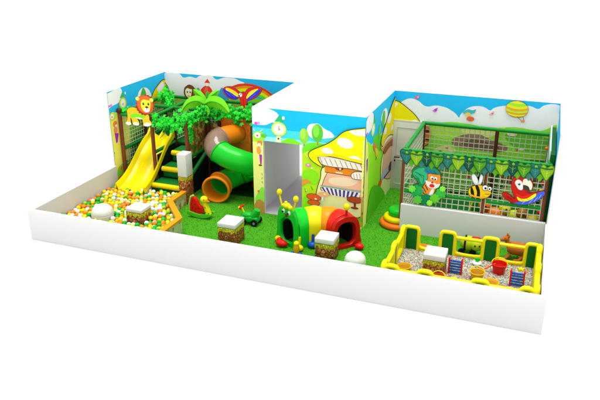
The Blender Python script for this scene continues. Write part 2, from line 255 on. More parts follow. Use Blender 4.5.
  ('#70b430', ('S', [(3.594, 0.631), (3.814, 0.744), (4.174, 0.754), (4.272, 0.404), (4.06, 0.091), (3.636, 0.304)])),
  ('#b07030', ('S', [(3.541, 0.337), (3.81, 0.433), (4.281, 0.143), (4.208, -0.288), (3.525, -0.036)])),
  ('#e06020', ('E', 3.793, 0.626, 0.067, 0.06, 0)),
 ]),
 'lion': ('y', 3.8, [
  ('B#f8c818', ('S', [(0.46, 2.001), (0.414, 2.041), (0.477, 2.149), (0.494, 2.297), (0.489, 2.398), (0.565, 2.477), (0.701, 2.512), (0.829, 2.486), (0.925, 2.466), (1.114, 2.411), (1.201, 2.304), (1.205, 2.19), (1.264, 2.123), (1.238, 2.034), (1.006, 1.996), (0.987, 2.125), (0.933, 2.236), (0.784, 2.222), (0.839, 2.126), (0.844, 2.024), (0.659, 1.991), (0.625, 2.134), (0.583, 2.203), (0.58, 2.086), (0.576, 1.998)])),
  ('#fcf8ec', ('E', 0.499, 2.023, 0.095, 0.047, 0)),
  ('#fcf8ec', ('E', 0.753, 2.036, 0.097, 0.048, 0)),
  ('#fcf8ec', ('E', 1.127, 2.055, 0.122, 0.055, 8)),
  ('#fdf0a0', ('S', [(0.702, 2.229), (0.868, 2.245), (0.994, 2.199), (0.862, 2.186)])),
  ('#f0a818', ('S', [(0.558, 2.419), (0.695, 2.46), (0.821, 2.413), (0.705, 2.258), (0.575, 2.275)])),
  ('#60c818', ('S', [(0.573, 2.26), (0.713, 2.331), (0.876, 2.318), (1.069, 2.292), (1.03, 2.231), (0.835, 2.241), (0.667, 2.211)])),
  ('#7c2c10', ('P', [(1.388, 2.641), (1.412, 2.589), (1.363, 2.545), (1.364, 2.485), (1.306, 2.457), (1.287, 2.396), (1.225, 2.387), (1.187, 2.335), (1.13, 2.344), (1.077, 2.304), (1.031, 2.335), (0.971, 2.315), (0.943, 2.361), (0.88, 2.358), (0.874, 2.418), (0.82, 2.436), (0.833, 2.498), (0.792, 2.534), (0.827, 2.592), (0.804, 2.644), (0.854, 2.688), (0.854, 2.748), (0.912, 2.775), (0.932, 2.836), (0.994, 2.844), (1.032, 2.895), (1.089, 2.886), (1.141, 2.924), (1.186, 2.894), (1.246, 2.913), (1.273, 2.867), (1.334, 2.869), (1.341, 2.811), (1.393, 2.793), (1.381, 2.733), (1.422, 2.697)])),
  ('#b8481c', ('E', 1.11, 2.622, 0.271, 0.27, 0)),
  ('#7c2c10', ('L', 0.014, [(0.93, 2.822), (0.869, 2.732)])),
  ('#7c2c10', ('L', 0.014, [(1.144, 2.385), (1.105, 2.324)])),
  ('#d05c20', ('S', [(0.908, 2.764), (1.03, 2.844), (1.193, 2.872), (1.314, 2.798), (1.339, 2.631), (1.267, 2.482), (1.144, 2.391), (0.984, 2.414), (0.898, 2.521), (0.879, 2.648)])),
  ('#fcd048', ('E', 0.88, 2.773, 0.062, 0.054, 0)),
  ('#fcd048', ('E', 1.331, 2.771, 0.061, 0.054, 0)),
  ('#fcd428', ('S', [(1.0, 2.715), (1.087, 2.77), (1.182, 2.758), (1.276, 2.738), (1.284, 2.626), (1.252, 2.495), (1.147, 2.414), (1.037, 2.447), (0.978, 2.571)])),
  ('#ffffff', ('E', 1.153, 2.472, 0.098, 0.064, 8)),
  ('#40904c', ('E', 1.057, 2.643, 0.036, 0.043, 0)),
  ('#40904c', ('E', 1.222, 2.649, 0.035, 0.043, 0)),
  ('#101010', ('E', 1.06, 2.638, 0.017, 0.022, 0)),
  ('#101010', ('E', 1.225, 2.643, 0.016, 0.023, 0)),
  ('#4a1c10', ('E', 1.162, 2.558, 0.052, 0.026, 0)),
  ('#702010', ('L', 0.012, [(1.159, 2.53), (1.153, 2.478)])),
 ]),
 'monkey': ('y', 6.25, [
  ('B#7c4424', ('S', [(0.956, 2.55), (1.052, 2.642), (1.124, 2.673), (1.227, 2.643), (1.293, 2.576), (1.358, 2.503), (1.405, 2.412), (1.395, 2.269), (1.266, 2.179), (1.14, 2.153), (1.11, 2.23), (1.006, 2.269), (0.936, 2.374)])),
  ('#f4c8a4', ('S', [(0.993, 2.521), (1.068, 2.574), (1.151, 2.549), (1.22, 2.539), (1.191, 2.427), (1.17, 2.33), (1.081, 2.272), (1.004, 2.329), (0.975, 2.425)])),
  ('#201008', ('E', 1.051, 2.447, 0.021, 0.029, 0)),
  ('#201008', ('E', 1.15, 2.449, 0.021, 0.028, 0)),
  ('#c06848', ('E', 1.092, 2.324, 0.043, 0.016, 0)),
  ('#f4c8a4', ('E', 1.371, 2.378, 0.042, 0.063, 0)),
  ('#e8c878', ('E', 1.249, 2.241, 0.042, 0.028, 0)),
  ('#5c3018', ('L', 0.02, [(1.184, 2.268), (1.346, 2.329)])),
 ]),
 'macaw': ('y', 5.04, [
  ('B#d81c14', ('S', [(3.423, 2.724), (3.311, 2.672), (3.154, 2.673), (3.016, 2.748), (2.911, 2.87), (2.948, 2.979), (3.107, 3.026), (3.262, 2.998), (3.384, 2.922), (3.459, 2.871), (3.538, 2.906), (3.6, 2.896), (3.664, 2.987), (3.819, 3.052), (3.972, 3.076), (4.108, 3.052), (4.044, 2.89), (3.872, 2.745), (3.669, 2.659), (3.632, 2.569), (3.595, 2.407), (3.476, 2.388), (3.451, 2.554)])),
  ('#1c24b0', ('S', [(2.934, 2.949), (3.102, 2.914), (3.255, 2.826), (3.395, 2.739), (3.312, 2.686), (3.155, 2.691), (3.032, 2.761), (2.937, 2.875)])),
  ('#fcb820', ('S', [(3.027, 2.991), (3.198, 2.953), (3.351, 2.873), (3.422, 2.782), (3.331, 2.763), (3.162, 2.858), (3.008, 2.921)])),
  ('#3c50d0', ('L', 0.02, [(3.005, 2.863), (3.158, 2.749)])),
  ('#3c50d0', ('L', 0.02, [(3.115, 2.857), (3.282, 2.73)])),
  ('#2428b8', ('S', [(3.654, 2.686), (3.751, 2.809), (3.908, 2.935), (4.093, 3.04), (4.016, 2.887), (3.841, 2.759), (3.685, 2.672)])),
  ('#3c50d0', ('L', 0.02, [(3.749, 2.74), (3.95, 2.91)])),
  ('#fcc028', ('S', [(3.639, 2.771), (3.723, 2.909), (3.864, 3.0), (4.017, 3.034), (3.892, 2.923), (3.719, 2.778), (3.656, 2.727)])),
  ('#f0dcc8', ('E', 3.461, 2.819, 0.052, 0.054, 0)),
  ('#30281c', ('E', 3.416, 2.793, 0.025, 0.026, 0)),
  ('#101010', ('E', 3.474, 2.838, 0.015, 0.014, 0)),
  ('#a81410', ('L', 0.02, [(3.531, 2.705), (3.553, 2.447)])),
 ]),
 'tiger': ('y', 3.66, [
  ('B#1c8c4c', ('S', [(8.69, 1.627), (8.755, 1.752), (8.898, 1.809), (9.042, 1.839), (9.188, 1.818), (9.314, 1.757), (9.395, 1.639), (9.384, 1.483), (9.444, 1.335), (9.546, 1.27), (9.555, 1.167), (9.468, 1.049), (9.38, 0.931), (9.237, 0.87), (9.067, 0.832), (8.891, 0.86), (8.782, 0.979), (8.698, 1.128), (8.714, 1.263), (8.809, 1.328), (8.882, 1.338), (8.773, 1.481)])),
  ('#2ca070', ('S', [(8.716, 1.605), (8.807, 1.72), (8.974, 1.766), (9.08, 1.651), (9.069, 1.468), (8.955, 1.348), (8.873, 1.468), (8.772, 1.507)])),
  ('#0c6448', ('L', 0.02, [(8.763, 1.637), (8.989, 1.561), (8.978, 1.377)])),
  ('#188070', ('S', [(8.973, 1.779), (9.117, 1.81), (9.29, 1.754), (9.371, 1.636), (9.222, 1.694), (9.078, 1.676)])),
  ('#2c6ca0', ('S', [(8.978, 1.715), (9.122, 1.733), (9.224, 1.669), (9.082, 1.625)])),
  ('#e88030', ('O', ('S', [(8.985, 1.273), (9.049, 1.413), (9.09, 1.522), (9.083, 1.612), (9.129, 1.644), (9.275, 1.637), (9.371, 1.636), (9.394, 1.51), (9.392, 1.38), (9.303, 1.276), (9.264, 1.153), (9.153, 1.005), (9.002, 1.037), (8.946, 1.135)]), 0.012)),
  ('#fce8d0', ('S', [(9.034, 1.45), (9.121, 1.435), (9.218, 1.435), (9.318, 1.396), (9.39, 1.406), (9.349, 1.309), (9.231, 1.267), (9.106, 1.302)])),
  ('#fdfdfd', ('E', 9.186, 1.54, 0.041, 0.049, 0)),
  ('#fdfdfd', ('E', 9.276, 1.531, 0.038, 0.046, 0)),
  ('#101010', ('E', 9.197, 1.521, 0.019, 0.023, 0)),
  ('#101010', ('E', 9.27, 1.514, 0.019, 0.023, 0)),
  ('#d81c1c', ('E', 9.201, 1.339, 0.063, 0.046, 0)),
  ('#b83018', ('E', 9.204, 1.423, 0.029, 0.023, 0)),
  ('#502010', ('L', 0.02, [(8.962, 1.19), (9.033, 1.094)])),
  ('#502010', ('L', 0.02, [(8.985, 1.273), (9.068, 1.152)])),
  ('#502010', ('L', 0.02, [(9.029, 1.345), (9.113, 1.211)])),
  ('#fff4e0', ('S', [(9.186, 1.221), (9.256, 1.257), (9.242, 1.123), (9.176, 1.021), (9.127, 1.028)])),
  ('#1c9848', ('E', 8.945, 1.162, 0.067, 0.051, 0.0)),
  ('#1c9848', ('E', 8.921, 1.083, 0.067, 0.051, -45.0)),
  ('#1c9848', ('E', 8.853, 1.042, 0.067, 0.051, -90.0)),
  ('#1c9848', ('E', 8.781, 1.063, 0.068, 0.052, -135.0)),
  ('#1c9848', ('E', 8.746, 1.134, 0.067, 0.051, -180.0)),
  ('#1c9848', ('E', 8.77, 1.213, 0.067, 0.051, -225.0)),
  ('#1c9848', ('E', 8.838, 1.254, 0.067, 0.051, -270.0)),
  ('#1c9848', ('E', 8.911, 1.232, 0.067, 0.051, -315.0)),
  ('#1c9848', ('E', 8.846, 1.148, 0.096, 0.103, 0)),
  ('#34a83c', ('E', 9.513, 1.187, 0.054, 0.042, 0.0)),
  ('#34a83c', ('E', 9.495, 1.122, 0.054, 0.042, -45.0)),
  ('#34a83c', ('E', 9.44, 1.089, 0.054, 0.042, -90.0)),
  ('#34a83c', ('E', 9.381, 1.106, 0.055, 0.042, -135.0)),
  ('#34a83c', ('E', 9.352, 1.165, 0.054, 0.042, -180.0)),
  ('#34a83c', ('E', 9.371, 1.23, 0.054, 0.042, -225.0)),
  ('#34a83c', ('E', 9.426, 1.263, 0.054, 0.042, -270.0)),
  ('#34a83c', ('E', 9.485, 1.245, 0.054, 0.042, -315.0)),
  ('#34a83c', ('E', 9.433, 1.176, 0.078, 0.084, 0)),
  ('#0c7448', ('E', 9.173, 0.981, 0.061, 0.047, 0.0)),
  ('#0c7448', ('E', 9.151, 0.908, 0.062, 0.047, -45.0)),
  ('#0c7448', ('E', 9.089, 0.869, 0.062, 0.048, -90.0)),
  ('#0c7448', ('E', 9.022, 0.889, 0.062, 0.048, -135.0)),
  ('#0c7448', ('E', 8.99, 0.955, 0.062, 0.048, -180.0)),
  ('#0c7448', ('E', 9.012, 1.028, 0.062, 0.048, -225.0)),
  ('#0c7448', ('E', 9.074, 1.066, 0.061, 0.047, -270.0)),
  ('#0c7448', ('E', 9.141, 1.046, 0.061, 0.048, -315.0)),
  ('#0c7448', ('E', 9.082, 0.968, 0.088, 0.095, 0)),
  ('#58b42c', ('E', 9.374, 1.036, 0.05, 0.039, 0.0)),
  ('#58b42c', ('E', 9.356, 0.975, 0.051, 0.039, -45.0)),
  ('#58b42c', ('E', 9.305, 0.944, 0.051, 0.039, -90.0)),
  ('#58b42c', ('E', 9.25, 0.96, 0.051, 0.039, -135.0)),
  ('#58b42c', ('E', 9.224, 1.015, 0.051, 0.04, -180.0)),
  ('#58b42c', ('E', 9.241, 1.075, 0.051, 0.039, -225.0)),
  ('#58b42c', ('E', 9.292, 1.106, 0.05, 0.039, -270.0)),
  ('#58b42c', ('E', 9.347, 1.09, 0.051, 0.039, -315.0)),
  ('#58b42c', ('E', 9.299, 1.025, 0.072, 0.079, 0)),
  ('#4cac38', ('E', 8.952, 0.95, 0.045, 0.034, 0.0)),
  ('#4cac38', ('E', 8.936, 0.896, 0.045, 0.036, -45.0)),
  ('#4cac38', ('E', 8.89, 0.867, 0.046, 0.036, -90.0)),
  ('#4cac38', ('E', 8.841, 0.882, 0.046, 0.035, -135.0)),
  ('#4cac38', ('E', 8.818, 0.93, 0.045, 0.035, -180.0)),
  ('#4cac38', ('E', 8.834, 0.984, 0.045, 0.035, -225.0)),
  ('#4cac38', ('E', 8.88, 1.012, 0.046, 0.035, -270.0)),
  ('#4cac38', ('E', 8.929, 0.998, 0.046, 0.035, -315.0)),
  ('#4cac38', ('E', 8.885, 0.94, 0.065, 0.07, 0)),
  ('#64c840', ('E', 8.785, 1.219, 0.037, 0.028, 0.0)),
  ('#64c840', ('E', 8.771, 1.176, 0.037, 0.028, -45.0)),
  ('#64c840', ('E', 8.733, 1.153, 0.038, 0.028, -90.0)),
  ('#64c840', ('E', 8.693, 1.165, 0.037, 0.028, -135.0)),
  ('#64c840', ('E', 8.674, 1.204, 0.037, 0.029, -180.0)),
  ('#64c840', ('E', 8.688, 1.248, 0.037, 0.028, -225.0)),
  ('#64c840', ('E', 8.726, 1.271, 0.037, 0.028, -270.0)),
  ('#64c840', ('E', 8.766, 1.259, 0.038, 0.028, -315.0)),
  ('#64c840', ('E', 8.729, 1.212, 0.053, 0.057, 0)),
  ('#8cdc3c', ('E', 9.231, 0.909, 0.03, 0.024, 0.0)),
  ('#8cdc3c', ('E', 9.22, 0.872, 0.031, 0.024, -45.0)),
  ('#8cdc3c', ('E', 9.189, 0.853, 0.031, 0.024, -90.0)),
  ('#8cdc3c', ('E', 9.156, 0.863, 0.031, 0.024, -135.0)),
  ('#8cdc3c', ('E', 9.14, 0.896, 0.031, 0.024, -180.0)),
  ('#8cdc3c', ('E', 9.151, 0.933, 0.03, 0.024, -225.0)),
  ('#8cdc3c', ('E', 9.182, 0.952, 0.03, 0.023, -270.0)),
  ('#8cdc3c', ('E', 9.215, 0.942, 0.03, 0.024, -315.0)),
  ('#8cdc3c', ('E', 9.185, 0.903, 0.044, 0.047, 0)),
  ('#7cd040', ('E', 9.515, 1.318, 0.03, 0.023, 0.0)),
  ('#7cd040', ('E', 9.504, 1.282, 0.03, 0.024, -45.0)),
  ('#7cd040', ('E', 9.474, 1.264, 0.03, 0.023, -90.0)),
  ('#7cd040', ('E', 9.442, 1.274, 0.03, 0.023, -135.0)),
  ('#7cd040', ('E', 9.426, 1.306, 0.03, 0.023, -180.0)),
  ('#7cd040', ('E', 9.436, 1.342, 0.03, 0.023, -225.0)),
  ('#7cd040', ('E', 9.466, 1.36, 0.03, 0.023, -270.0)),
  ('#7cd040', ('E', 9.499, 1.35, 0.03, 0.023, -315.0)),
  ('#7cd040', ('E', 9.47, 1.312, 0.043, 0.046, 0)),
  ('#0c5c3c', ('L', 0.014, [(8.696, 1.524), (8.824, 1.462)])),
  ('#0c5c3c', ('L', 0.014, [(8.772, 1.583), (8.895, 1.502)])),
  ('#0c5c3c', ('L', 0.014, [(8.846, 1.642), (8.966, 1.543)])),
  ('#0a5034', ('L', 0.014, [(9.023, 1.772), (9.128, 1.657)])),
  ('#0a5034', ('L', 0.014, [(9.12, 1.769), (9.211, 1.654)])),
  ('#0a5034', ('L', 0.014, [(9.217, 1.766), (9.293, 1.652)])),
 ]),
 'bee': ('y', 3.66, [
  ('B#fccc14', ('S', [(10.08, 1.291), (10.105, 1.398), (10.193, 1.461), (10.306, 1.494), (10.422, 1.492), (10.518, 1.454), (10.59, 1.387), (10.582, 1.284), (10.509, 1.209), (10.386, 1.163), (10.245, 1.172), (10.137, 1.196)])),
  ('#141008', ('S', [(10.119, 1.4), (10.149, 1.43), (10.208, 1.309), (10.221, 1.176), (10.163, 1.194), (10.129, 1.298)])),
  ('#141008', ('S', [(10.22, 1.465), (10.284, 1.483), (10.343, 1.353), (10.353, 1.169), (10.282, 1.172), (10.277, 1.319)])),
  ('#e09808', ('S', [(10.132, 1.247), (10.264, 1.214), (10.427, 1.221), (10.537, 1.277), (10.452, 1.199), (10.292, 1.171), (10.172, 1.195)])),
  ('#f0b010', ('S', [(10.443, 1.29), (10.536, 1.283), (10.578, 1.322), (10.553, 1.254), (10.463, 1.226)])),
  ('#7a3c10', ('L', 0.014, [(10.466, 1.293), (10.571, 1.303)])),
  ('#ffffff', ('O', ('E', 10.454, 1.45, 0.062, 0.065, 0), 0.012)),
  ('#ffffff', ('O', ('E', 10.559, 1.441, 0.045, 0.052, 0), 0.012)),
  ('#101010', ('E', 10.462, 1.441, 0.025, 0.028, 0)),
  ('#101010', ('E', 10.557, 1.434, 0.02, 0.022, 0)),
 ]),
 'bee_wings': ('y', 3.672, [
  ('B#e9f2f4', ('S', [(10.275, 1.463), (10.198, 1.509), (10.129, 1.614), (10.11, 1.713), (10.148, 1.761), (10.207, 1.723), (10.269, 1.62), (10.294, 1.547), (10.294, 1.661), (10.315, 1.757), (10.356, 1.757), (10.375, 1.669), (10.354, 1.555), (10.32, 1.479)])),
  ('#ffffff', ('E', 10.198, 1.631, 0.05, 0.116, 24)),
  ('#ffffff', ('E', 10.336, 1.639, 0.034, 0.105, -10)),
 ]),
 'parrot': ('y', 3.66, [
  ('B#cc1c18', ('S', [(10.87, 1.375), (10.96, 1.387), (11.083, 1.303), (11.155, 1.262), (11.107, 1.382), (11.052, 1.526), (11.037, 1.687), (11.081, 1.789), (11.176, 1.836), (11.288, 1.826), (11.377, 1.813), (11.464, 1.755), (11.504, 1.649), (11.492, 1.536), (11.418, 1.488), (11.456, 1.456), (11.595, 1.485), (11.679, 1.521), (11.763, 1.543), (11.787, 1.464), (11.721, 1.368), (11.604, 1.251), (11.458, 1.171), (11.283, 1.138), (11.123, 1.156), (10.955, 1.234), (10.879, 1.3)])),
  ('#a01418', ('S', [(10.897, 1.34), (11.016, 1.294), (11.139, 1.209), (11.234, 1.172), (11.123, 1.156), (10.953, 1.246)])),
  ('#f8f4ec', ('S', [(11.106, 1.671), (11.153, 1.749), (11.221, 1.738), (11.275, 1.681), (11.297, 1.569), (11.274, 1.506), (11.206, 1.517), (11.148, 1.589)])),
  ('#101010', ('E', 11.204, 1.641, 0.027, 0.029, 0)),
  ('#fff', ('E', 11.198, 1.651, 0.009, 0.009, 0)),
  ('#ead8bc', ('S', [(11.282, 1.766), (11.358, 1.796), (11.452, 1.744), (11.495, 1.65), (11.486, 1.55), (11.447, 1.54), (11.416, 1.61), (11.344, 1.64), (11.287, 1.648)])),
  ('#34302c', ('S', [(11.295, 1.619), (11.365, 1.628), (11.433, 1.583), (11.445, 1.519), (11.381, 1.501), (11.315, 1.537)])),
  ('#3054c8', ('S', [(11.145, 1.159), (11.274, 1.216), (11.445, 1.278), (11.585, 1.399), (11.66, 1.499), (11.764, 1.536), (11.782, 1.466), (11.701, 1.35), (11.583, 1.242), (11.415, 1.162), (11.26, 1.14)])),
  ('#fcd018', ('S', [(11.192, 1.331), (11.287, 1.291), (11.417, 1.32), (11.537, 1.427), (11.598, 1.466), (11.595, 1.39), (11.489, 1.284), (11.361, 1.231), (11.237, 1.238)])),
  ('#e02018', ('S', [(11.16, 1.415), (11.301, 1.359), (11.45, 1.415), (11.552, 1.484), (11.476, 1.383), (11.33, 1.302), (11.204, 1.33)])),
  ('#7c1010', ('L', 0.012, [(10.945, 1.322), (11.114, 1.231)])),
  ('#7c1010', ('L', 0.01, [(11.376, 1.47), (11.535, 1.442)])),
  ('#c89010', ('L', 0.01, [(11.288, 1.281), (11.36, 1.241)])),
  ('#c89010', ('L', 0.01, [(11.419, 1.31), (11.489, 1.284)])),
  ('#88a8ec', ('L', 0.012, [(11.324, 1.17), (11.382, 1.244)])),
  ('#88a8ec', ('L', 0.012, [(11.476, 1.207), (11.551, 1.319)])),
  ('#88a8ec', ('L', 0.012, [(11.58, 1.262), (11.644, 1.382)])),
  ('#88a8ec', ('L', 0.012, [(11.671, 1.346), (11.718, 1.457)])),
 ]),
}
C = bpy.data.collections.new('playground'); S = bpy.context.scene; S.collection.children.link(C)
rnd = random.Random(7)
R = math.radians
# ------------------------------------------------------------------ materials
def lin(h, k=0.73):
    h = h.lstrip('#')
    if len(h) == 3: h = ''.join(c*2 for c in h)
    o = []
    for i in (0, 2, 4):
        c = int(h[i:i+2], 16)/255
        c = c/12.92 if c <= .04045 else ((c+.055)/1.055)**2.4
        o.append(min(.93, c*k))
    return (o[0], o[1], o[2], 1)
MATS = {}
def mat(h, rough=.55, name=None, wear=.06, bump=.0, scale=9, coat=0, spec=.16, k=.73):
    key = (h, rough, name, k)
    if key in MATS: return MATS[key]
    m = bpy.data.materials.new(name or 'paint_' + h.strip('#')); m.use_nodes = True
    nt = m.node_tree; b = nt.nodes['Principled BSDF']
    b.inputs['Roughness'].default_value = rough
    b.inputs['Specular IOR Level'].default_value = spec
    b.inputs['Coat Weight'].default_value = coat
    tc = nt.nodes.new('ShaderNodeTexCoord'); nz = nt.nodes.new('ShaderNodeTexNoise')
    nz.inputs['Scale'].default_value = scale; nz.inputs['Detail'].default_value = 4
    nt.links.new(tc.outputs['Object'], nz.inputs['Vector'])
    c = lin(h, k)
    mx = nt.nodes.new('ShaderNodeMix'); mx.data_type = 'RGBA'
    mx.inputs[6].default_value = tuple(v*(1-wear) for v in c[:3]) + (1,)
    mx.inputs[7].default_value = tuple(min(.92, v*(1+wear)) for v in c[:3]) + (1,)
    nt.links.new(nz.outputs['Fac'], mx.inputs[0]); nt.links.new(mx.outputs[2], b.inputs['Base Color'])
    if bump:
        bp_ = nt.nodes.new('ShaderNodeBump'); bp_.inputs['Strength'].default_value = bump
        n2 = nt.nodes.new('ShaderNodeTexNoise'); n2.inputs['Scale'].default_value = scale*8
        nt.links.new(tc.outputs['Object'], n2.inputs['Vector'])
        nt.links.new(n2.outputs['Fac'], bp_.inputs['Height']); nt.links.new(bp_.outputs['Normal'], b.inputs['Normal'])
    MATS[key] = m; return m
def ramp_mat(name, kind, scale, stops, rough=.8, bump=.3, coord='Object', interp='LINEAR', joint=None):
    m = bpy.data.materials.new(name); m.use_nodes = True; nt = m.node_tree; b = nt.nodes['Principled BSDF']
    b.inputs['Roughness'].default_value = rough; b.inputs['Specular IOR Level'].default_value = .2
    tc = nt.nodes.new('ShaderNodeTexCoord')
    if kind == 'noise':
        t = nt.nodes.new('ShaderNodeTexNoise'); t.inputs['Scale'].default_value = scale; t.inputs['Detail'].default_value = 6; fac = t.outputs['Fac']; v = t
    else:
        t = nt.nodes.new('ShaderNodeTexVoronoi'); t.inputs['Scale'].default_value = scale; v = t
        sp = nt.nodes.new('ShaderNodeSeparateColor'); nt.links.new(t.outputs['Color'], sp.inputs[0]); fac = sp.outputs[0]
    nt.links.new(tc.outputs[coord], v.inputs['Vector'])
    cr = nt.nodes.new('ShaderNodeValToRGB'); cr.color_ramp.interpolation = interp
    el = cr.color_ramp.elements
    while len(el) > 1: el.remove(el[-1])
    el[0].position = stops[0][0]; el[0].color = lin(stops[0][1])
    for p_, h in stops[1:]:
        e = el.new(p_); e.color = lin(h)
    nt.links.new(fac, cr.inputs[0]); out = cr.outputs[0]
    if joint:
        t2 = nt.nodes.new('ShaderNodeTexVoronoi'); t2.feature = 'DISTANCE_TO_EDGE'; t2.inputs['Scale'].default_value = scale
        nt.links.new(tc.outputs[coord], t2.inputs['Vector'])
        r2 = nt.nodes.new('ShaderNodeMapRange'); r2.inputs[1].default_value = .02; r2.inputs[2].default_value = .15
        nt.links.new(t2.outputs['Distance'], r2.inputs[0])
        mx = nt.nodes.new('ShaderNodeMix'); mx.data_type = 'RGBA'; mx.inputs[6].default_value = lin(joint)
        nt.links.new(r2.outputs[0], mx.inputs[0]); nt.links.new(out, mx.inputs[7]); out = mx.outputs[2]
    nt.links.new(out, b.inputs['Base Color'])
    if bump:
        bn = nt.nodes.new('ShaderNodeBump'); bn.inputs['Strength'].default_value = bump; bn.inputs['Distance'].default_value = .01
        nt.links.new(fac, bn.inputs['Height']); nt.links.new(bn.outputs['Normal'], b.inputs['Normal'])
    return m
WHITE = mat('#eeeeed', .55, 'white_paint', wear=.012)
GREY = mat('#e2e6e2', .8, 'grey_plaster', wear=.03)
GREYF = mat('#ccc6ce', .6, 'grey_floor', wear=.04)
CREAM = mat('#eef0ea', .4, 'white_vinyl', wear=.03, bump=.05)
BROWN = mat('#8a4a2c', .55, 'brown_foam', bump=.1)
DBROWN = mat('#5c2e1a', .55, 'dark_brown_foam', bump=.1)
GREEN = mat('#0c8c28', .5, 'green_foam', bump=.08)
DGREEN = mat('#0c6c26', .6, 'dark_green_vinyl')
TREAD = mat('#0a7a28', .6, 'green_tread_vinyl')
NET = mat('#d8e0c0', .8, 'white_net_cord')
NETG = mat('#e4f0cc', .8, 'pale_net_cord')
YEL = mat('#fff000', .35, 'yellow_plastic', coat=.06)
YELV = mat('#f8e400', .4, 'yellow_vinyl')
SLIDE = mat('#fdea00', .28, 'yellow_slide_plastic', coat=.08)
TGREEN = mat('#10d028', .3, 'green_tube_plastic', coat=.08)
TORANGE = mat('#fb8c10', .32, 'orange_tube_plastic', coat=.08)
RED = mat('#e81810', .35, 'red_plastic', coat=.06)
BLUE = mat('#1858c8', .35, 'blue_plastic')
ORANGE = mat('#f47c18', .4, 'orange_plastic')
BLACK = mat('#141414', .4, 'black_rubber')
LEAF3 = mat('#0a8c1e', .5, 'leaf_shade_green', wear=.2, scale=5)
LEAF = mat('#2cee34', .5, 'leaf_green', wear=.12, scale=5)
LEAF2 = mat('#18cc2c', .5, 'leaf_mid_green', wear=.2, scale=5)
PALM = mat('#78e81c', .45, 'palm_lime', wear=.15)
PALM2 = mat('#3cc428', .45, 'palm_green', wear=.15)
GRASS = ramp_mat('artificial_grass', 'noise', 70, [(.28, '#34940e'), (.5, '#44a410'), (.72, '#62b81c')], .9, .7)
STONE = ramp_mat('cobble_print', 'voronoi', 14, [(0, '#a0501c'), (.4, '#c87838'), (.7, '#b06028'), (1, '#e0a060')], .6, .1, joint='#4c2410')
FRINGE = ramp_mat('bush_print', 'voronoi', 17, [(0, '#c8c810'), (.4, '#f0e020'), (.8, '#f8f048'), (1, '#b0bc18')], .6, .1, joint='#8c9810')
JUNGLE = ramp_mat('jungle_print', 'noise', 5.5, [(.3, '#2c6c1c'), (.42, '#40a82c'), (.46, '#7c4820'), (.49, '#d84820'), (.51, '#6c7028'), (.58, '#f0c868'), (.64, '#58a028')], .6, .05)
SIDEPRINT = ramp_mat('garden_print', 'voronoi', 8, [(0, '#f0e4b0'), (.45, '#c8d890'), (.6, '#a8d8d0'), (.8, '#e8b070'), (1, '#98583c')], .6, .05)
SAND = ramp_mat('mixed_gravel', 'voronoi', 26, [(0, '#c4c0b0'), (.3, '#98a898'), (.45, '#d4c88c'), (.6, '#40a0a8'), (.7, '#d8d4cc'), (.85, '#d87850'), (1, '#88a868')], .7, .4, interp='CONSTANT')
ORPANEL = ramp_mat('orange_timber_print', 'noise', 6, [(.3, '#e8640c'), (.5, '#fb8010'), (.7, '#fc9c38')], .5, .05)
# smoky see-through plastic
SMOKE = bpy.data.materials.new('smoky_clear_plastic'); SMOKE.use_nodes = True
_b = SMOKE.node_tree.nodes['Principled BSDF']; _b.inputs['Base Color'].default_value = (.34, .22, .15, 1)
_b.inputs['Alpha'].default_value = .46; _b.inputs['Roughness'].default_value = .12; _b.inputs['Coat Weight'].default_value = .3
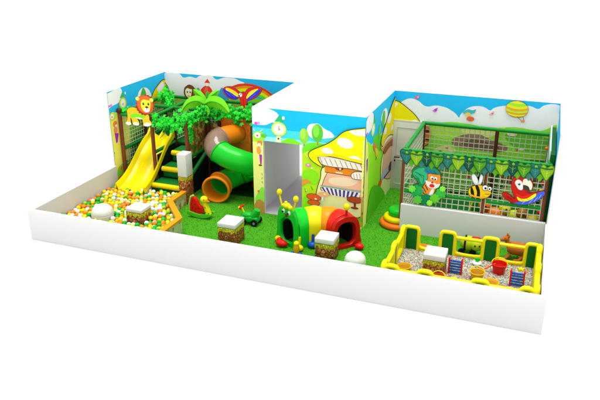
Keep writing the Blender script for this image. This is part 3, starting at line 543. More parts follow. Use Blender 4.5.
# ------------------------------------------------------------------ mesh builder
def V(*a): return Vector(a)
class G:
    def __init__(s): s.bm = bmesh.new(); s.m = []; s.i = 0
    def use(s, m):
        if m not in s.m: s.m.append(m)
        s.i = s.m.index(m); return s
    def face(s, vs):
        try: f = s.bm.faces.new(vs)
        except ValueError: return None
        f.material_index = s.i; f.smooth = True; return f
    def box(s, x0, x1, y0, y1, z0, z1, bev=0, rot=0, seg=2):
        n0 = len(s.bm.verts)
        c = V((x0+x1)/2, (y0+y1)/2, 0)
        vs = []
        for z in (z0, z1):
            for x, y in ((x0, y0), (x1, y0), (x1, y1), (x0, y1)):
                q = V(x, y, z)
                if rot:
                    d = q-c; q = V(c.x+d.x*math.cos(rot)-d.y*math.sin(rot), c.y+d.x*math.sin(rot)+d.y*math.cos(rot), z)
                vs.append(s.bm.verts.new(q))
        fs = [s.face([vs[i] for i in q]) for q in ((3, 2, 1, 0), (4, 5, 6, 7), (0, 1, 5, 4), (1, 2, 6, 5), (2, 3, 7, 6), (3, 0, 4, 7))]
        if bev:
            es = list({e for f in fs for e in f.edges})
            r = bmesh.ops.bevel(s.bm, geom=es, offset=bev, segments=seg, affect='EDGES', profile=.5)
            for f in r['faces']: f.material_index = s.i; f.smooth = True
        return s
    def rings(s, rs, closed=False, capA=True, capB=True):
        n = len(rs[0]); rr = [[s.bm.verts.new(q) for q in r] for r in rs]
        m = len(rr)
        for i in range(m if closed else m-1):
            a, b = rr[i], rr[(i+1) % m]
            for j in range(n): s.face([a[j], a[(j+1) % n], b[(j+1) % n], b[j]])
        if not closed:
            if capA: s.face(rr[0][::-1])
            if capB: s.face(rr[-1])
        return s
    def tube(s, path, r, n=10, closed=False, caps=True):
        path = [Vector(q) for q in path]; m = len(path); rs = []
        rad = r if isinstance(r, (list, tuple)) else [r]*m
        up = None
        for i in range(m):
            if closed: t = path[(i+1) % m]-path[i-1]
            else: t = path[min(i+1, m-1)]-path[max(i-1, 0)]
            if t.length < 1e-9: t = V(0, 0, 1)
            t.normalize()
            if up is None: up = V(0, 0, 1) if abs(t.z) < .9 else V(0, 1, 0)
            a = t.cross(up)
            if a.length < 1e-6: a = t.cross(V(1, 0, 0))
            a.normalize(); b = a.cross(t).normalized(); up = b
            rs.append([path[i]+a*math.cos(2*PI*k/n)*rad[i]+b*math.sin(2*PI*k/n)*rad[i] for k in range(n)])
        return s.rings(rs, closed, caps, caps)
    def bar(s, p, q, r, n=10): return s.tube([p, q], r, n)
    def ball(s, c, r, sub=2, sc=(1, 1, 1)):
        k = len(s.bm.verts)
        res = bmesh.ops.create_icosphere(s.bm, subdivisions=sub, radius=1)
        for v in res['verts']: v.co = V(c[0]+v.co.x*r*sc[0], c[1]+v.co.y*r*sc[1], c[2]+v.co.z*r*sc[2])
        for f in {f for v in res['verts'] for f in v.link_faces}: f.material_index = s.i; f.smooth = True
        return s
    def lathe(s, prof, c, n=28, sx=1, sy=1):
        rs = [[V(c[0]+r*sx*math.cos(2*PI*k/n), c[1]+r*sy*math.sin(2*PI*k/n), c[2]+z) for k in range(n)] for r, z in prof]
        return s.rings(rs)
    def prism(s, poly, to3, d0, d1):
        a = [s.bm.verts.new(to3(u, v, d0)) for u, v in poly]; b = [s.bm.verts.new(to3(u, v, d1)) for u, v in poly]
        f1 = s.face(a[::-1]); f2 = s.face(b); n = len(poly)
        for f in (f1, f2):
            if f: f.smooth = False
        for i in range(n):
            f = s.face([a[i], a[(i+1) % n], b[(i+1) % n], b[i]])
            if f: f.smooth = False
        return s
    def flat(s, poly, to3, d):
        f = s.face([s.bm.verts.new(to3(u, v, d)) for u, v in poly])
        if f: f.smooth = False
        return s
def wloc(o):
    l = V(0, 0, 0)
    while o: l += o.location; o = o.parent
    return l
def part(name, g, parent=None, label=None, stuff=False):
    me = bpy.data.meshes.new(name)
    if parent is not None: bmesh.ops.translate(g.bm, verts=g.bm.verts, vec=-wloc(parent))
    g.bm.normal_update(); g.bm.to_mesh(me); g.bm.free()
    for m in g.m: me.materials.append(m)
    try: me.set_sharp_from_angle(angle=R(38))
    except Exception: pass
    o = bpy.data.objects.new(name, me); C.objects.link(o); o.parent = parent
    if label: o['label'] = label
    if stuff: o['kind'] = 'stuff'
    return o
def thing(name, loc, label, cat, group=None):
    o = bpy.data.objects.new(name, None); C.objects.link(o); o.location = loc; o.empty_display_size = .1
    o['label'] = label; o['category'] = cat
    if group: o['group'] = group
    return o
def solo(name, g, label, cat, group=None):
    vs = [v.co for v in g.bm.verts]
    c = V(sum(v.x for v in vs)/len(vs), sum(v.y for v in vs)/len(vs), min(v.z for v in vs))
    bmesh.ops.translate(g.bm, verts=g.bm.verts, vec=-c)
    o = part(name, g); o.location = c; o['label'] = label; o['category'] = cat
    if group: o['group'] = group
    return o
def struct(name, g): o = part(name, g); o['kind'] = 'structure'; return o
def clone(root, loc, label=None):
    r = root.copy(); C.objects.link(r); r.location = loc
    if label: r['label'] = label
    for ch in list(root.children):
        c = ch.copy(); C.objects.link(c); c.parent = r
        for g in list(ch.children):
            d = g.copy(); C.objects.link(d); d.parent = c
    return r
# ------------------------------------------------------------------ printed shapes
def smooth(pts, n=4):
    out = []; m = len(pts)
    for i in range(m):
        p0, p1, p2, p3 = [pts[(i+k-1) % m] for k in range(4)]
        for j in range(n):
            t = j/n
            out.append(tuple(.5*(2*p1[a]+(p2[a]-p0[a])*t+(2*p0[a]-5*p1[a]+4*p2[a]-p3[a])*t*t+(-p0[a]+3*p1[a]-3*p2[a]+p3[a])*t**3) for a in (0, 1)))
    return out
def shape(s):
    k = s[0]
    if k == 'R': return [(s[1], s[3]), (s[2], s[3]), (s[2], s[4]), (s[1], s[4])]
    if k == 'S': return smooth(s[1])
    if k == 'P': return list(s[1])
    if k == 'E':
        _, cx, cy, a, b, r = s; r = R(r)
        return [(cx+a*math.cos(t)*math.cos(r)-b*math.sin(t)*math.sin(r), cy+a*math.cos(t)*math.sin(r)+b*math.sin(t)*math.cos(r)) for t in [2*PI*i/24 for i in range(24)]]
    if k == 'L':
        w, p = s[1]/2, s[2]; l = []; r_ = []
        for i, q in enumerate(p):
            a = p[max(i-1, 0)]; b = p[min(i+1, len(p)-1)]; dx, dy = b[0]-a[0], b[1]-a[1]; d = math.hypot(dx, dy) or 1
            l.append((q[0]-dy/d*w, q[1]+dx/d*w)); r_.append((q[0]+dy/d*w, q[1]-dx/d*w))
        return l+r_[::-1]
def area(p): return sum(p[i-1][0]*p[i][1]-p[i][0]*p[i-1][1] for i in range(len(p)))/2
def grow(p, w):
    if area(p) < 0: p = p[::-1]
    n = len(p); out = []
    for i in range(n):
        a, b = p[i-1], p[(i+1) % n]; dx, dy = b[0]-a[0], b[1]-a[1]; d = math.hypot(dx, dy) or 1
        out.append((p[i][0]+dy/d*w, p[i][1]-dx/d*w))
    return out
def clip(p, u0, u1, v0, v1):
    for ax, lim, sg in ((0, u0, 1), (0, u1, -1), (1, v0, 1), (1, v1, -1)):
        out = []
        for i in range(len(p)):
            a, b = p[i-1], p[i]; ia = (a[ax]-lim)*sg >= 0; ib = (b[ax]-lim)*sg >= 0
            if ia != ib:
                t = (lim-a[ax])/(b[ax]-a[ax]); out.append((a[0]+(b[0]-a[0])*t, a[1]+(b[1]-a[1])*t))
            if ib: out.append(b)
        p = out
        if len(p) < 3: return []
    return p
def plane(ax, val, sgn=1):
    if ax == 'y': return lambda u, v, d: V(u, val-d, v)
    return lambda u, v, d: V(val+d*sgn, u, v)
def print_layers(g, layers, to3, box=None, d0=.002, step=.0008, rough=.6, k=1.42):
    d = d0
    for col, s in layers:
        if s[0] == 'O':
            q = grow(shape(s[1]), s[2]); q = clip(q, *box) if box else q
            if len(q) > 2: g.use(mat('#4a2c12', rough)); g.flat(q, to3, d); d += step
            s = s[1]
        q = shape(s)
        if box:
            for hole in box[4:] : pass
            q = clip(q, *box[:4])
        if len(q) > 2 and abs(area(q)) > 1e-6: g.use(mat(col, rough, k=k)); g.flat(q, to3, d); d += step
    return d
def mural(name, parent, key, box, sgn=1, hole=None):
    ax, val, ls = ART[key]; g = G()
    if hole is None: print_layers(g, ls, plane(ax, val, sgn), box)
    else:   # print each side of a doorway separately so the opening stays open
        u0, u1, v0, v1 = box; a, b, top = hole
        for bx in ((u0, a, v0, v1), (b, u1, v0, v1), (a, b, top, v1)): print_layers(g, ls, plane(ax, val, sgn), bx)
    return part('mural', g, parent)
def cutout(name, keys, label, cat, thick=.03, group=None, line='#5a3410'):
    """a flat board of real thickness, cut to the outline of its print"""
    ax, val, ls = ART[keys[0]]; root_g = G(); to3 = plane(ax, val)
    base = shape(ls[0][1]); us = [q[0] for q in base]; vs = [q[1] for q in base]
    t = thing(name, ((min(us)+max(us))/2, val, min(vs)), label, cat, group)
    g = G().use(mat(line, .4)); g.prism(grow(base, .011), to3, -thick, 0); g.use(mat(ls[0][0][1:], .4, k=1)); g.flat(base, to3, .0012); print_layers(g, ls[1:], to3, None, .002, .0008, .4)
    part('board', g, t)
    for k in keys[1:]:
        ax, val, l2 = ART[k]; to3 = plane(ax, val); g = G().use(mat('#5a6468', .4)); g.prism(grow(shape(l2[0][1]), .009), to3, -.01, 0); g.use(mat(l2[0][0][1:], .4)); g.flat(shape(l2[0][1]), to3, .0008)
        print_layers(g, l2[1:], to3, None, .001, .0008, .4); part(k.split('_')[-1], g, t)
    return t
# ------------------------------------------------------------------ setting
H, h = 2.95, .78
struct('ground', G().use(mat('#efefef', .9, 'white_ground', wear=.0)).box(-60, 72, -60, 72, -.11, -.01))
struct('floor', G().use(GRASS).box(.1, 11.9, .12, 6.55, -.005, .02))
g = G()
g.use(mat('#3aa018', .8, 'grass_tuft_dark')); cols = [mat('#40a610', .8, 'grass_tuft_a'), mat('#50b418', .8, 'grass_tuft_b'), mat('#3c9c10', .8, 'grass_tuft_c'), mat('#6cc428', .8, 'grass_tuft_d')]
def on_grass(x, y):
    if x < 3.5 and y < 4: 
        if x < 3.35 and y < 1.7 or x < 2.6: return False
    if x > 8.6 and y < 2.75: return False
    if y > 3.4 and 4.5 < x < 7.6: return False
    return True
for k in range(34000):
    x, y = rnd.uniform(2.4, 11.85), rnd.uniform(.15, 6.5)
    if y > 3.5 and x > 8.5 and rnd.random() < .7: continue
    if not on_grass(x, y): continue
    g.use(cols[rnd.choice((0, 0, 1, 1, 2, 3))])
    a = rnd.uniform(0, PI); w = rnd.uniform(.006, .010); hh = rnd.uniform(.015, .03); lx, ly = rnd.uniform(-.02, .02), rnd.uniform(-.02, .02)
    dx, dy = math.cos(a)*w, math.sin(a)*w
    vs = [g.bm.verts.new(q) for q in ((x-dx, y-dy, .019), (x+dx, y+dy, .019), (x+lx, y+ly, .02+hh))]
    f = g.bm.faces.new(vs); f.material_index = g.i
o = part('grass', g); o['kind'] = 'stuff'; o['label'] = 'short bright green artificial grass pile on the play floor'; o['category'] = 'grass'
# low white perimeter walls
solo('low_wall', G().use(WHITE).box(0, 12, 0, .12, -.01, h, .006), 'long low white wall along the whole front of the play area', 'wall')
solo('low_wall', G().use(WHITE).box(0, .12, .12, 3.53, -.01, h), 'low white side wall beside the ball pit, at left', 'wall')
solo('low_wall', G().use(WHITE).box(11.9, 12, .12, 3.55, -.01, h), 'low white side wall beside the yellow gravel pool fence, at right', 'wall')
solo('low_wall', G().use(WHITE).box(8.48, 11.9, 3.56, 3.66, .0, h), 'low white divider wall between the net cage and the gravel pool', 'wall')
# tall printed walls
t = thing('printed_wall', (.04, 5, 0), 'tall wall behind the lion, printed with blue sky, cloud and yellow-green garden', 'wall')
part('wall_panel', G().use(WHITE).box(.045, .08, 3.53, 6.55, -.01, H), t); mural('mural', t, 'left_wall', (3.53, 6.55, .0, H-.002))
t = thing('printed_wall', (2.3, 6.59, 0), 'tall wall behind the climbing frame, printed with big clouds, red castle and rainbow', 'wall')
part('wall_panel', G().use(WHITE).box(0, 4.53, 6.55, 6.63, -.01, H), t); mural('mural', t, 'back_left', (.08, 4.53, 0, H-.002))
t = thing('mushroom_room', (6.0, 5, 0), 'white-topped room printed with a yellow mushroom house, open doorway on its left', 'room')
g = G().use(WHITE)
x0, x1, xa, xb, zt = 4.53, 7.545, 4.83, 5.90, 2.08
g.box(x0, xa, 3.44, 3.52, -.01, H); g.box(xb, x1, 3.44, 3.52, -.01, H); g.box(xa, xb, 3.44, 3.52, zt, H)
part('front_wall', g, t)
mural('mural', t, 'house_wall', (x0, x1, 0, H-.002), hole=(xa, xb, zt))
g = G().use(WHITE).box(x0, x0+.1, 3.52, 6.55, -.01, H); part('left_wall', g, t)
part('inner_lining', G().use(GREY).box(4.632, 4.70, 3.522, 6.5, .004, 2.75), t, 'light grey plaster lining seen through the doorway')
part('side_wall', G().use(WHITE).box(7.46, x1, 3.52, 6.55, -.01, H), t); mural('mural', t, 'side_wall', (3.44, 6.55, 0, H-.002))
part('roof', G().use(WHITE).box(4.632, 7.458, 3.522, 6.63, 2.86, H-.003), t)
part('room_floor', G().use(GREYF).box(4.702, 7.458, 3.46, 6.5, .02, .034), t)
t = thing('printed_wall', (9.7, 6.59, 0), 'tall wall behind the net cage, printed with clouds, hot-air balloon and birds', 'wall')
part('wall_panel', G().use(WHITE).box(x1-.08, 11.945, 6.552, 6.63, -.01, H), t); mural('mural', t, 'back_right', (x1, 11.92, 0, H-.002))
d = part('door', G().use(mat('#eef2e6', .5, 'door_paint', wear=.02)).box(7.56, 8.42, 6.50, 6.53, .02, 2.06, .004), t, 'white interior door with two panels')
g = G().use(mat('#e2e8d8', .5, 'door_moulding', wear=.02))
for z0, z1 in ((.18, .95), (1.08, 1.92)):
    for a in ((7.68, 8.30, z0, z0+.02), (7.68, 8.30, z1-.02, z1), (7.68, 7.70, z0+.02, z1-.02), (8.28, 8.30, z0+.02, z1-.02)): g.box(a[0], a[1], 6.488, 6.50, a[2], a[3])
part('moulding', g, d)
g = G().use(BLACK).bar((7.66, 6.50, 1.02), (7.66, 6.44, 1.02), .014); g.bar((7.65, 6.44, 1.02), (7.80, 6.44, 1.03), .014); g.box(7.64, 7.68, 6.485, 6.50, .88, .93); part('handle', g, d)
part('door_frame', G().use(WHITE).box(7.56, 8.46, 6.505, 6.55, 2.062, 2.12).box(8.42, 8.47, 6.505, 6.55, .02, 2.06), t)
t = thing('printed_wall', (11.96, 5, 0), 'tall white end wall to the right of the net cage with sky blue inside', 'wall')
part('wall_panel', G().use(WHITE).box(11.92, 11.945, 3.55, 6.552, -.01, H), t)
g = G(); print_layers(g, [('#1a9cf0', ('R', 3.56, 6.55, 0, H-.002)), ('#fafaf4', ('S', [(5.9, 1.9), (5.8, 2.5), (6.2, 2.72), (6.6, 2.6), (6.6, 1.8)])), ('#70b830', ('S', [(3.5, 0), (3.5, .9), (5, 1.1), (6.6, .95), (6.6, 0)]))], plane('x', 11.92, -1), (3.56, 6.548, 0, H-.002)); part('mural', g, t)

# ------------------------------------------------------------------ ball pit
BALLC = {'white': ('#fdfdf8', 24), 'yellow': ('#fce408', 24), 'orange': ('#fd9418', 24), 'green': ('#10c030', 22), 'lime green': ('#a8d820', 7)}
bm_ = {k: mat(v[0], .32, 'ball_' + k.replace(' ', '_'), wear=.04, coat=.06) for k, v in BALLC.items()}
names = [k for k, v in BALLC.items() for _ in range(v[1])]
def in_pit(x, y):
    if x < .18 or y < .18: return False
    if y < 1.62: return x < 3.2
    if y < 2.53: return x < 3.2-(y-1.62)*.86
    if y < 3.4: return x < 2.36
    return x < 1.3 and y < 4.0
pts = []
r0 = .061
y = .18; row = 0
while y < 4.0:
    x = .18+(row % 2)*r0
    while x < 3.3:
        px, py = x+rnd.uniform(-.018, .018), y+rnd.uniform(-.015, .015)
        if in_pit(px, py):
            # leave room for the stool and the dome
            if not (1.89 < px < 2.45 and 1.20 < py < 1.77) and (px-1.17)**2+(py-1.34)**2 > .30**2:
                pts.append((px, py, .235+rnd.uniform(-.03, .045)+.02*math.sin(px*2.1)*math.cos(py*1.7)))
        x += r0*2.02
    y += r0*1.76; row += 1
cam = V(11.36, -11.48, 7.08)
def hidden(q):   # behind the front wall's top edge
    d = q-cam; t_ = (.0-cam.y)/d.y; return (cam+d*t_).z < h+.02
vis = [q for q in pts if not hidden(V(q[0], q[1], q[2]+r0))]
vis.sort(key=lambda q: (V(*q)-cam).length)
keep = set(map(tuple, vis[:290]))
protos = {}
for q in vis[:290]:
    c = rnd.choice(names)
    if c not in protos:
        o = part('plastic_ball', G().use(bm_[c]).ball((0, 0, 0), r0, 3)); protos[c] = o
    else: o = protos[c].copy(); C.objects.link(o)
    o.location = q; o['label'] = c + ' plastic ball lying loose in the ball pit'; o['category'] = 'ball'; o['group'] = 'plastic balls in the ball pit'
g = G(); fill = [q for q in pts if tuple(q) not in keep] + [(a+.05, b+.03, .15) for a, b, c in pts if in_pit(a+.1, b+.05)]
src = bmesh.new(); bmesh.ops.create_icosphere(src, subdivisions=2, radius=r0)
sv = [v.co.copy() for v in src.verts]; sf = [[v.index for v in f.verts] for f in src.faces]; src.free()
for q in fill:
    g.use(bm_[rnd.choice(names)]); vs = [g.bm.verts.new(v+V(*q)) for v in sv]
    for f in sf: g.face([vs[i] for i in f])
o = part('ball_filling', g); o['kind'] = 'stuff'; o['label'] = 'mass of small coloured plastic balls filling the rest of the ball pit'; o['category'] = 'balls'
# low border round the pit
t = thing('ball_pit_border', (2.9, 1.9, 0), 'orange-topped low zigzag border with printed sides around the ball pit', 'border')
path = [(3.27, .125), (3.27, 1.62), (2.47, 2.52), (2.47, 3.28)]
def offset(p, w):
    out = []
    for i, q in enumerate(p):
        a = V(*p[max(i-1, 0)], 0); b = V(*q, 0); c = V(*p[min(i+1, len(p)-1)], 0)
        n1 = (b-a) if i else (c-b); n2 = (c-b) if i < len(p)-1 else n1
        n1 = V(-n1.y, n1.x, 0).normalized(); n2 = V(-n2.y, n2.x, 0).normalized(); n = (n1+n2).normalized(); s_ = w/max(.3, n.dot(n1))
        out.append((q[0]+n.x*s_, q[1]+n.y*s_))
    return out
def wallrun(p, w, z0, z1):
    a, b = offset(p, w/2), offset(p, -w/2); return a+b[::-1]
for i in range(3):
    seg = [path[i], path[i+1]]
    a, b = offset(path, .055), offset(path, -.055)
    q = [a[i], a[i+1], b[i+1], b[i]]
    g = G().use(SIDEPRINT).prism(q, lambda u, v, d: V(u, v, d), .02, .36); part('side_panel', g, t)
    a, b = offset(path, .075), offset(path, -.075)
    q = [a[i], a[i+1], b[i+1], b[i]]
    g = G().use(mat('#f8a010', .4, 'orange_vinyl')).prism(q, lambda u, v, d: V(u, v, d), .36, .42); part('top_pad', g, t)

# ------------------------------------------------------------------ cobble printed stools
def fringe(g, x0, x1, y0, y1, zt, drop, e=.004):
    g.use(FRINGE)
    for (ax, a0, a1, c, sg) in (('y', x0, x1, y0, 1), ('x', y0, y1, x1, 1), ('x', y0, y1, x0, -1)):
        n = 24; low = []
        for i in range(n+1):
            t_ = i/n; low.append((a0+(a1-a0)*t_, zt-drop*(.55+.3*abs(math.sin(t_*9+x0*3))+.15*math.sin(t_*23+1))))
        to3 = plane(ax, c, sg); g.flat([(a0, zt), (a1, zt)]+low[::-1], to3, e)
    return g
def stool(x0, x1, y0, y1, z0, zt, cap, label, name='cobble_stool', cat='stool', drop=.13, group='cobble printed stools with white tops'):
    t = thing(name, ((x0+x1)/2, (y0+y1)/2, z0), label, cat, group)
    part('block', G().use(STONE).box(x0, x1, y0, y1, z0, zt-cap, .008), t)
    part('foliage_print', fringe(G(), x0, x1, y0, y1, zt-cap-.004, drop), t)
    part('cushion', G().use(CREAM).box(x0-.006, x1+.006, y0-.006, y1+.006, zt-cap, zt, .018, seg=3), t)
    return t
stool(1.94, 2.40, 1.28, 1.72, .02, .62, .10, 'cobble-printed stool with white top standing among the ball pit balls')
stool(4.50, 4.97, 1.32, 1.84, .02, .60, .12, 'cobble-printed stool with white top in front of the green toy car')
stool(6.98, 7.42, 1.34, 1.80, .02, .60, .13, 'cobble-printed stool with white top in front of the red caterpillar end')
stool(9.47, 9.93, 1.34, 1.80, .02, .63, .14, 'cobble-printed stool with white top inside the gravel pool')
stool(2.30, 2.57, 3.30, 3.64, .02, 1.47, .66, 'tall slim pillar, white above and cobble-printed below, at the pit border', 'padded_pillar', 'pillar', .14, None)
def dome(x, y, z, label, r=.245):
    t = thing('ribbed_dome', (x, y, z), label, 'dome', 'white ribbed domes')
    g = G().use(CREAM); prof = [(.0001, 0)]
    prof += [(r*.93, 0), (r*.97, .012), (r*.99, .04), (r*.925, .055), (r*.99, .06), (r*1.0, .10), (r*.93, .115), (r*1.0, .12), (r*.995, .165), (r*.93, .175), (r*.99, .185)]
    part('ribbed_base', G().use(CREAM).lathe(prof+[(.0001, .187)], (x, y, z), 40), t)
    cap = [(r*.985*math.cos(a), .185+r*.82*math.sin(a)) for a in [R(i*7.5) for i in range(12)]]
    part('dome_top', g.lathe([(.0001, .1865)]+cap+[(.0001, .185+r*.82)], (x, y, z), 40), t)
dome(1.17, 1.34, .17, 'white ribbed dome half sunk among the ball pit balls', .285)
dome(7.95, 1.34, .02, 'white ribbed dome on the green floor beside the yellow pool fence')

# ------------------------------------------------------------------ nets
def net(name, parent, ax, val, u0, u1, v0, v1, cell, w=.011, m=NET, skip=None):
    g = G().use(m); to = (lambda u, v, d: V(u, val+d, v)) if ax == 'y' else (lambda u, v, d: V(val+d, u, v)) if ax == 'x' else (lambda u, v, d: V(u, v, val+d))
    nu = max(1, round((u1-u0)/cell)); nv = max(1, round((v1-v0)/cell))
    for i in range(nu+1):
        u = u0+(u1-u0)*i/nu; s0 = .012*math.sin(i*1.3)
        g.tube([to(u+s0*math.sin(PI*k/6), v0+(v1-v0)*k/6, 0) for k in range(7)], w, 5)
    for j in range(nv+1):
        v = v0+(v1-v0)*j/nv
        g.tube([to(u0+(u1-u0)*k/6, v-.012*math.sin(PI*k/6), .004) for k in range(7)], w, 5)
    return part(name, g, parent)
# ------------------------------------------------------------------ climbing frame (left)
t = thing('play_structure', (2.3, 5.1, 0), 'multi-level indoor climbing frame with brown padded posts, green rails and nets', 'climbing frame')
XS, YS = (.16, 1.2, 2.3, 3.3, 4.32), (3.9, 5.1, 6.35)
zt_ = 2.24
def post(x, y, z1=zt_, m=BROWN, r=.055): part('post', G().use(m).tube([(x, y, .02), (x, y, z1-.1), (x, y, z1+.03)], r, 14), t)
for x in XS[:3]: post(x, 3.9)
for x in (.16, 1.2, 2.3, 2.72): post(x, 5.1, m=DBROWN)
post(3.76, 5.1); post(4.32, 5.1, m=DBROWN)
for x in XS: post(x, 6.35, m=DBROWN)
def beam(p, q, r=.05, m=GREEN): part('beam', G().use(m).bar(p, q, r, 12), t)
for y in YS[1:]: beam((.22, y, zt_), (4.27, y, zt_))
for x in (.16, 1.2, 2.3): beam((x, 3.96, zt_), (x, 6.3, zt_))
beam((4.32, 5.16, zt_), (4.32, 6.3, zt_))
beam((1.26, 3.9, zt_), (2.24, 3.9, zt_)); beam((.22, 3.9, zt_), (1.14, 3.9, zt_))
beam((.16, 3.96, 1.2), (.16, 6.3, 1.2)); beam((1.2, 3.96, 1.2), (1.2, 5.04, 1.2)); beam((.22, 6.35, 1.25), (4.27, 6.35, 1.25))
beam((2.3, 3.96, 1.15), (2.3, 5.04, 1.15)); beam((.16, 6.35, 1.75), (4.3, 6.35, 1.75), .04)
beam((2.46, 3.72, .72), (2.62, 5.04, 1.5), .055, DGREEN)
net('net', t, 'x', .16, 3.96, 6.3, .15, 2.2, .115, .008, NETG)
net('net', t, 'y', 6.35, .22, 4.27, 1.28, 2.2, .13, .008, NETG)
net('net', t, 'x', 1.2, 5.16, 6.3, 1.25, 2.2, .12, .008, NETG)
net('net', t, 'y', 5.1, 2.36, 2.68, 1.2, 2.2, .11, .008, NETG)
net('net', t, 'x', 4.32, 5.16, 6.3, .1, 2.2, .13, .008, NETG)
part('deck', G().use(DGREEN).box(.22, 4.26, 5.16, 6.29, 1.08, 1.18, .02), t)
part('shade_skirt', G().use(mat('#06200e', .7, 'under_deck_shade')).box(.2, 2.66, 5.14, 5.155, .02, 1.07), t)  # added near-black skirts; their colour paints the darkness under the deck
part('shade_skirt', G().use(mat('#06200e', .7, 'under_deck_shade')).box(2.29, 2.31, 3.97, 5.04, .02, 1.06), t)
part('shade_skirt', G().use(mat('#06200e', .7, 'under_deck_shade')).box(1.24, 1.26, 3.97, 5.04, .02, 1.12), t)
part('mat', G().use(mat('#0a3a12', .8, 'grass_shade_mat')).box(2.36, 4.5, 4.4, 5.13, .02, .06, .01), t)  # dark sheet added over the grass, painting the shade under the structure
part('shade_skirt', G().use(mat('#041c0c', .7, 'under_deck_shade_deep')).box(2.66, 4.5, 5.14, 5.155, .02, 1.07), t)  # added skirt, the deeper shade behind the tube put into its colour
part('side_panel', G().use(JUNGLE).box(2.29, 2.31, 3.97, 5.04, 1.1, 2.18), t, 'jungle-printed side panel below the palm')
part('side_panel', G().use(JUNGLE).box(2.36, 2.66, 5.08, 5.10, 1.0, 1.9), t, 'jungle-printed side panel between posts')
part('guard_panel', G().use(DGREEN).box(1.3, 2.24, 6.27, 6.31, 1.2, 1.72), t)
# panel round the tube mouth, a square with a round hole
g = G().use(ORPANEL); cx, cz, rr = 3.28, 1.68, .30
sq = []; ci = []
for k in range(32):
    a = 2*PI*k/32; c_, s_ = math.cos(a), math.sin(a); m_ = max(abs(c_), abs(s_))
    sq.append((cx+c_/m_*.48, 1.66+s_/m_*.54)); ci.append((cx+c_*rr, cz+s_*rr))
for k in range(32):
    j = (k+1) % 32
    for yy in (5.06, 5.10): g.face([g.bm.verts.new(V(*q)) for q in ((sq[k][0], yy, sq[k][1]), (sq[j][0], yy, sq[j][1]), (ci[j][0], yy, ci[j][1]), (ci[k][0], yy, ci[k][1]))])
    g.face([g.bm.verts.new(V(*q)) for q in ((sq[k][0], 5.06, sq[k][1]), (sq[j][0], 5.06, sq[j][1]), (sq[j][0], 5.10, sq[j][1]), (sq[k][0], 5.10, sq[k][1]))])
part('tube_panel', g, t, 'square orange panel with round hole for the tube slide')
# stairs
t = thing('foam_stairs', (1.78, 4.2, 0), 'padded stairs with green treads and yellow rounded noses beside the slide', 'stairs')
for k in range(3):
    y0 = 3.50+k*.49; z = .42+k*.34
    xr = 2.24; xl = 1.32+k*.06
    part('step', G().use(TREAD).box(xl, xr, y0+.02, 5.05 if k == 2 else y0+.54, .02 if k == 0 else z-.30, z-.06, .012), t)
    part('tread_cushion', G().use(TREAD).box(xl-.01, xr, y0+.06, 5.05 if k == 2 else y0+.51, z-.058, z+.02, .03), t)
    part('step_nose', G().use(YELV).tube([(xl-.02, y0-.0, z-.05), (xl, y0-.0, z-.05), (xr, y0, z-.05), (xr+.02, y0, z-.05)], [.045, .075, .075, .045], 16), t)
# slide
t = thing('wave_slide', (.75, 4.2, 0), 'yellow double-lane wave slide running down into the ball pit', 'slide')
def slz(s):  # s 0 bottom .. 1 top
    return .24+1.08*(s**1.0)*(1-.0)+.09*math.sin(s*PI*2+PI)*1.0
secs = []
N = 26
prof = [(-.50, .20), (-.47, .23), (-.44, .20), (-.40, .06), (-.28, .0), (-.12, .02), (-.03, .11), (0, .13), (.03, .11), (.12, .02), (.28, 0), (.40, .06), (.44, .20), (.47, .23), (.50, .20)]
for i in range(N+1):
    s = i/N; yy = 3.02+s*2.12; z = slz(s); flare = 1.0-.18*s
    if s > .93: z = slz(.93)+(s-.93)*.3
    cxx = .88-.08*s
    top = [V(cxx+u*flare, yy, z+v) for u, v in prof]; bot = [V(cxx+u*flare*1.0, yy, z+v-.035-(.12 if abs(u) > .45 else 0)) for u, v in prof[::-1]]
    secs.append(top+bot)
part('chute', G().use(SLIDE).rings(secs), t)
for cx_ in (.55, 1.1):
    g = G().use(SLIDE); q = [V(cx_+dx, 5.13, 1.32+dz) for dx, dz in ((0, 0),)]
for s_ in (-1, 0, 1):
    part('side_lip', G().use(SLIDE).tube([(.81+s_*.385, 4.72, slz(.80)+(.14 if s_ else .08)), (.81+s_*.385, 4.95, slz(.92)+(.25 if s_ else .12)), (.80+s_*.385, 5.1, slz(.92)+(.34 if s_ else .18)), (.80+s_*.385, 5.18, slz(.92)+(.2 if s_ else .05))], [.03, .045, .05, .03], 10), t)
# tube slide
t = thing('tube_slide', (3.3, 4.2, 0), 'twisting tube slide of orange, smoky and green sections ending in an orange mouth', 'tube slide')
ctrl = [(3.28, 5.20, 1.68), (3.26, 4.95, 1.68), (3.12, 4.62, 1.68), (3.02, 4.36, 1.60), (3.12, 4.12, 1.46), (3.46, 4.04, 1.31), (3.88, 4.08, 1.18), (4.12, 4.32, 1.02), (4.10, 4.58, .84), (3.82, 4.74, .70), (3.50, 4.62, .58), (3.30, 4.30, .50), (3.22, 3.98, .45), (3.26, 3.66, .42)]
def cr3(P_, n):
    out = []
    for i in range(len(P_)-1):
        p0, p1, p2, p3 = [V(*P_[min(max(i+k-1, 0), len(P_)-1)]) for k in range(4)]
        for j in range(n):
            u = j/n; out.append(.5*(2*p1+(p2-p0)*u+(2*p0-5*p1+4*p2-p3)*u*u+(-p0+3*p1-3*p2+p3)*u**3))
    return out+[V(*P_[-1])]
cv = cr3(ctrl, 6)
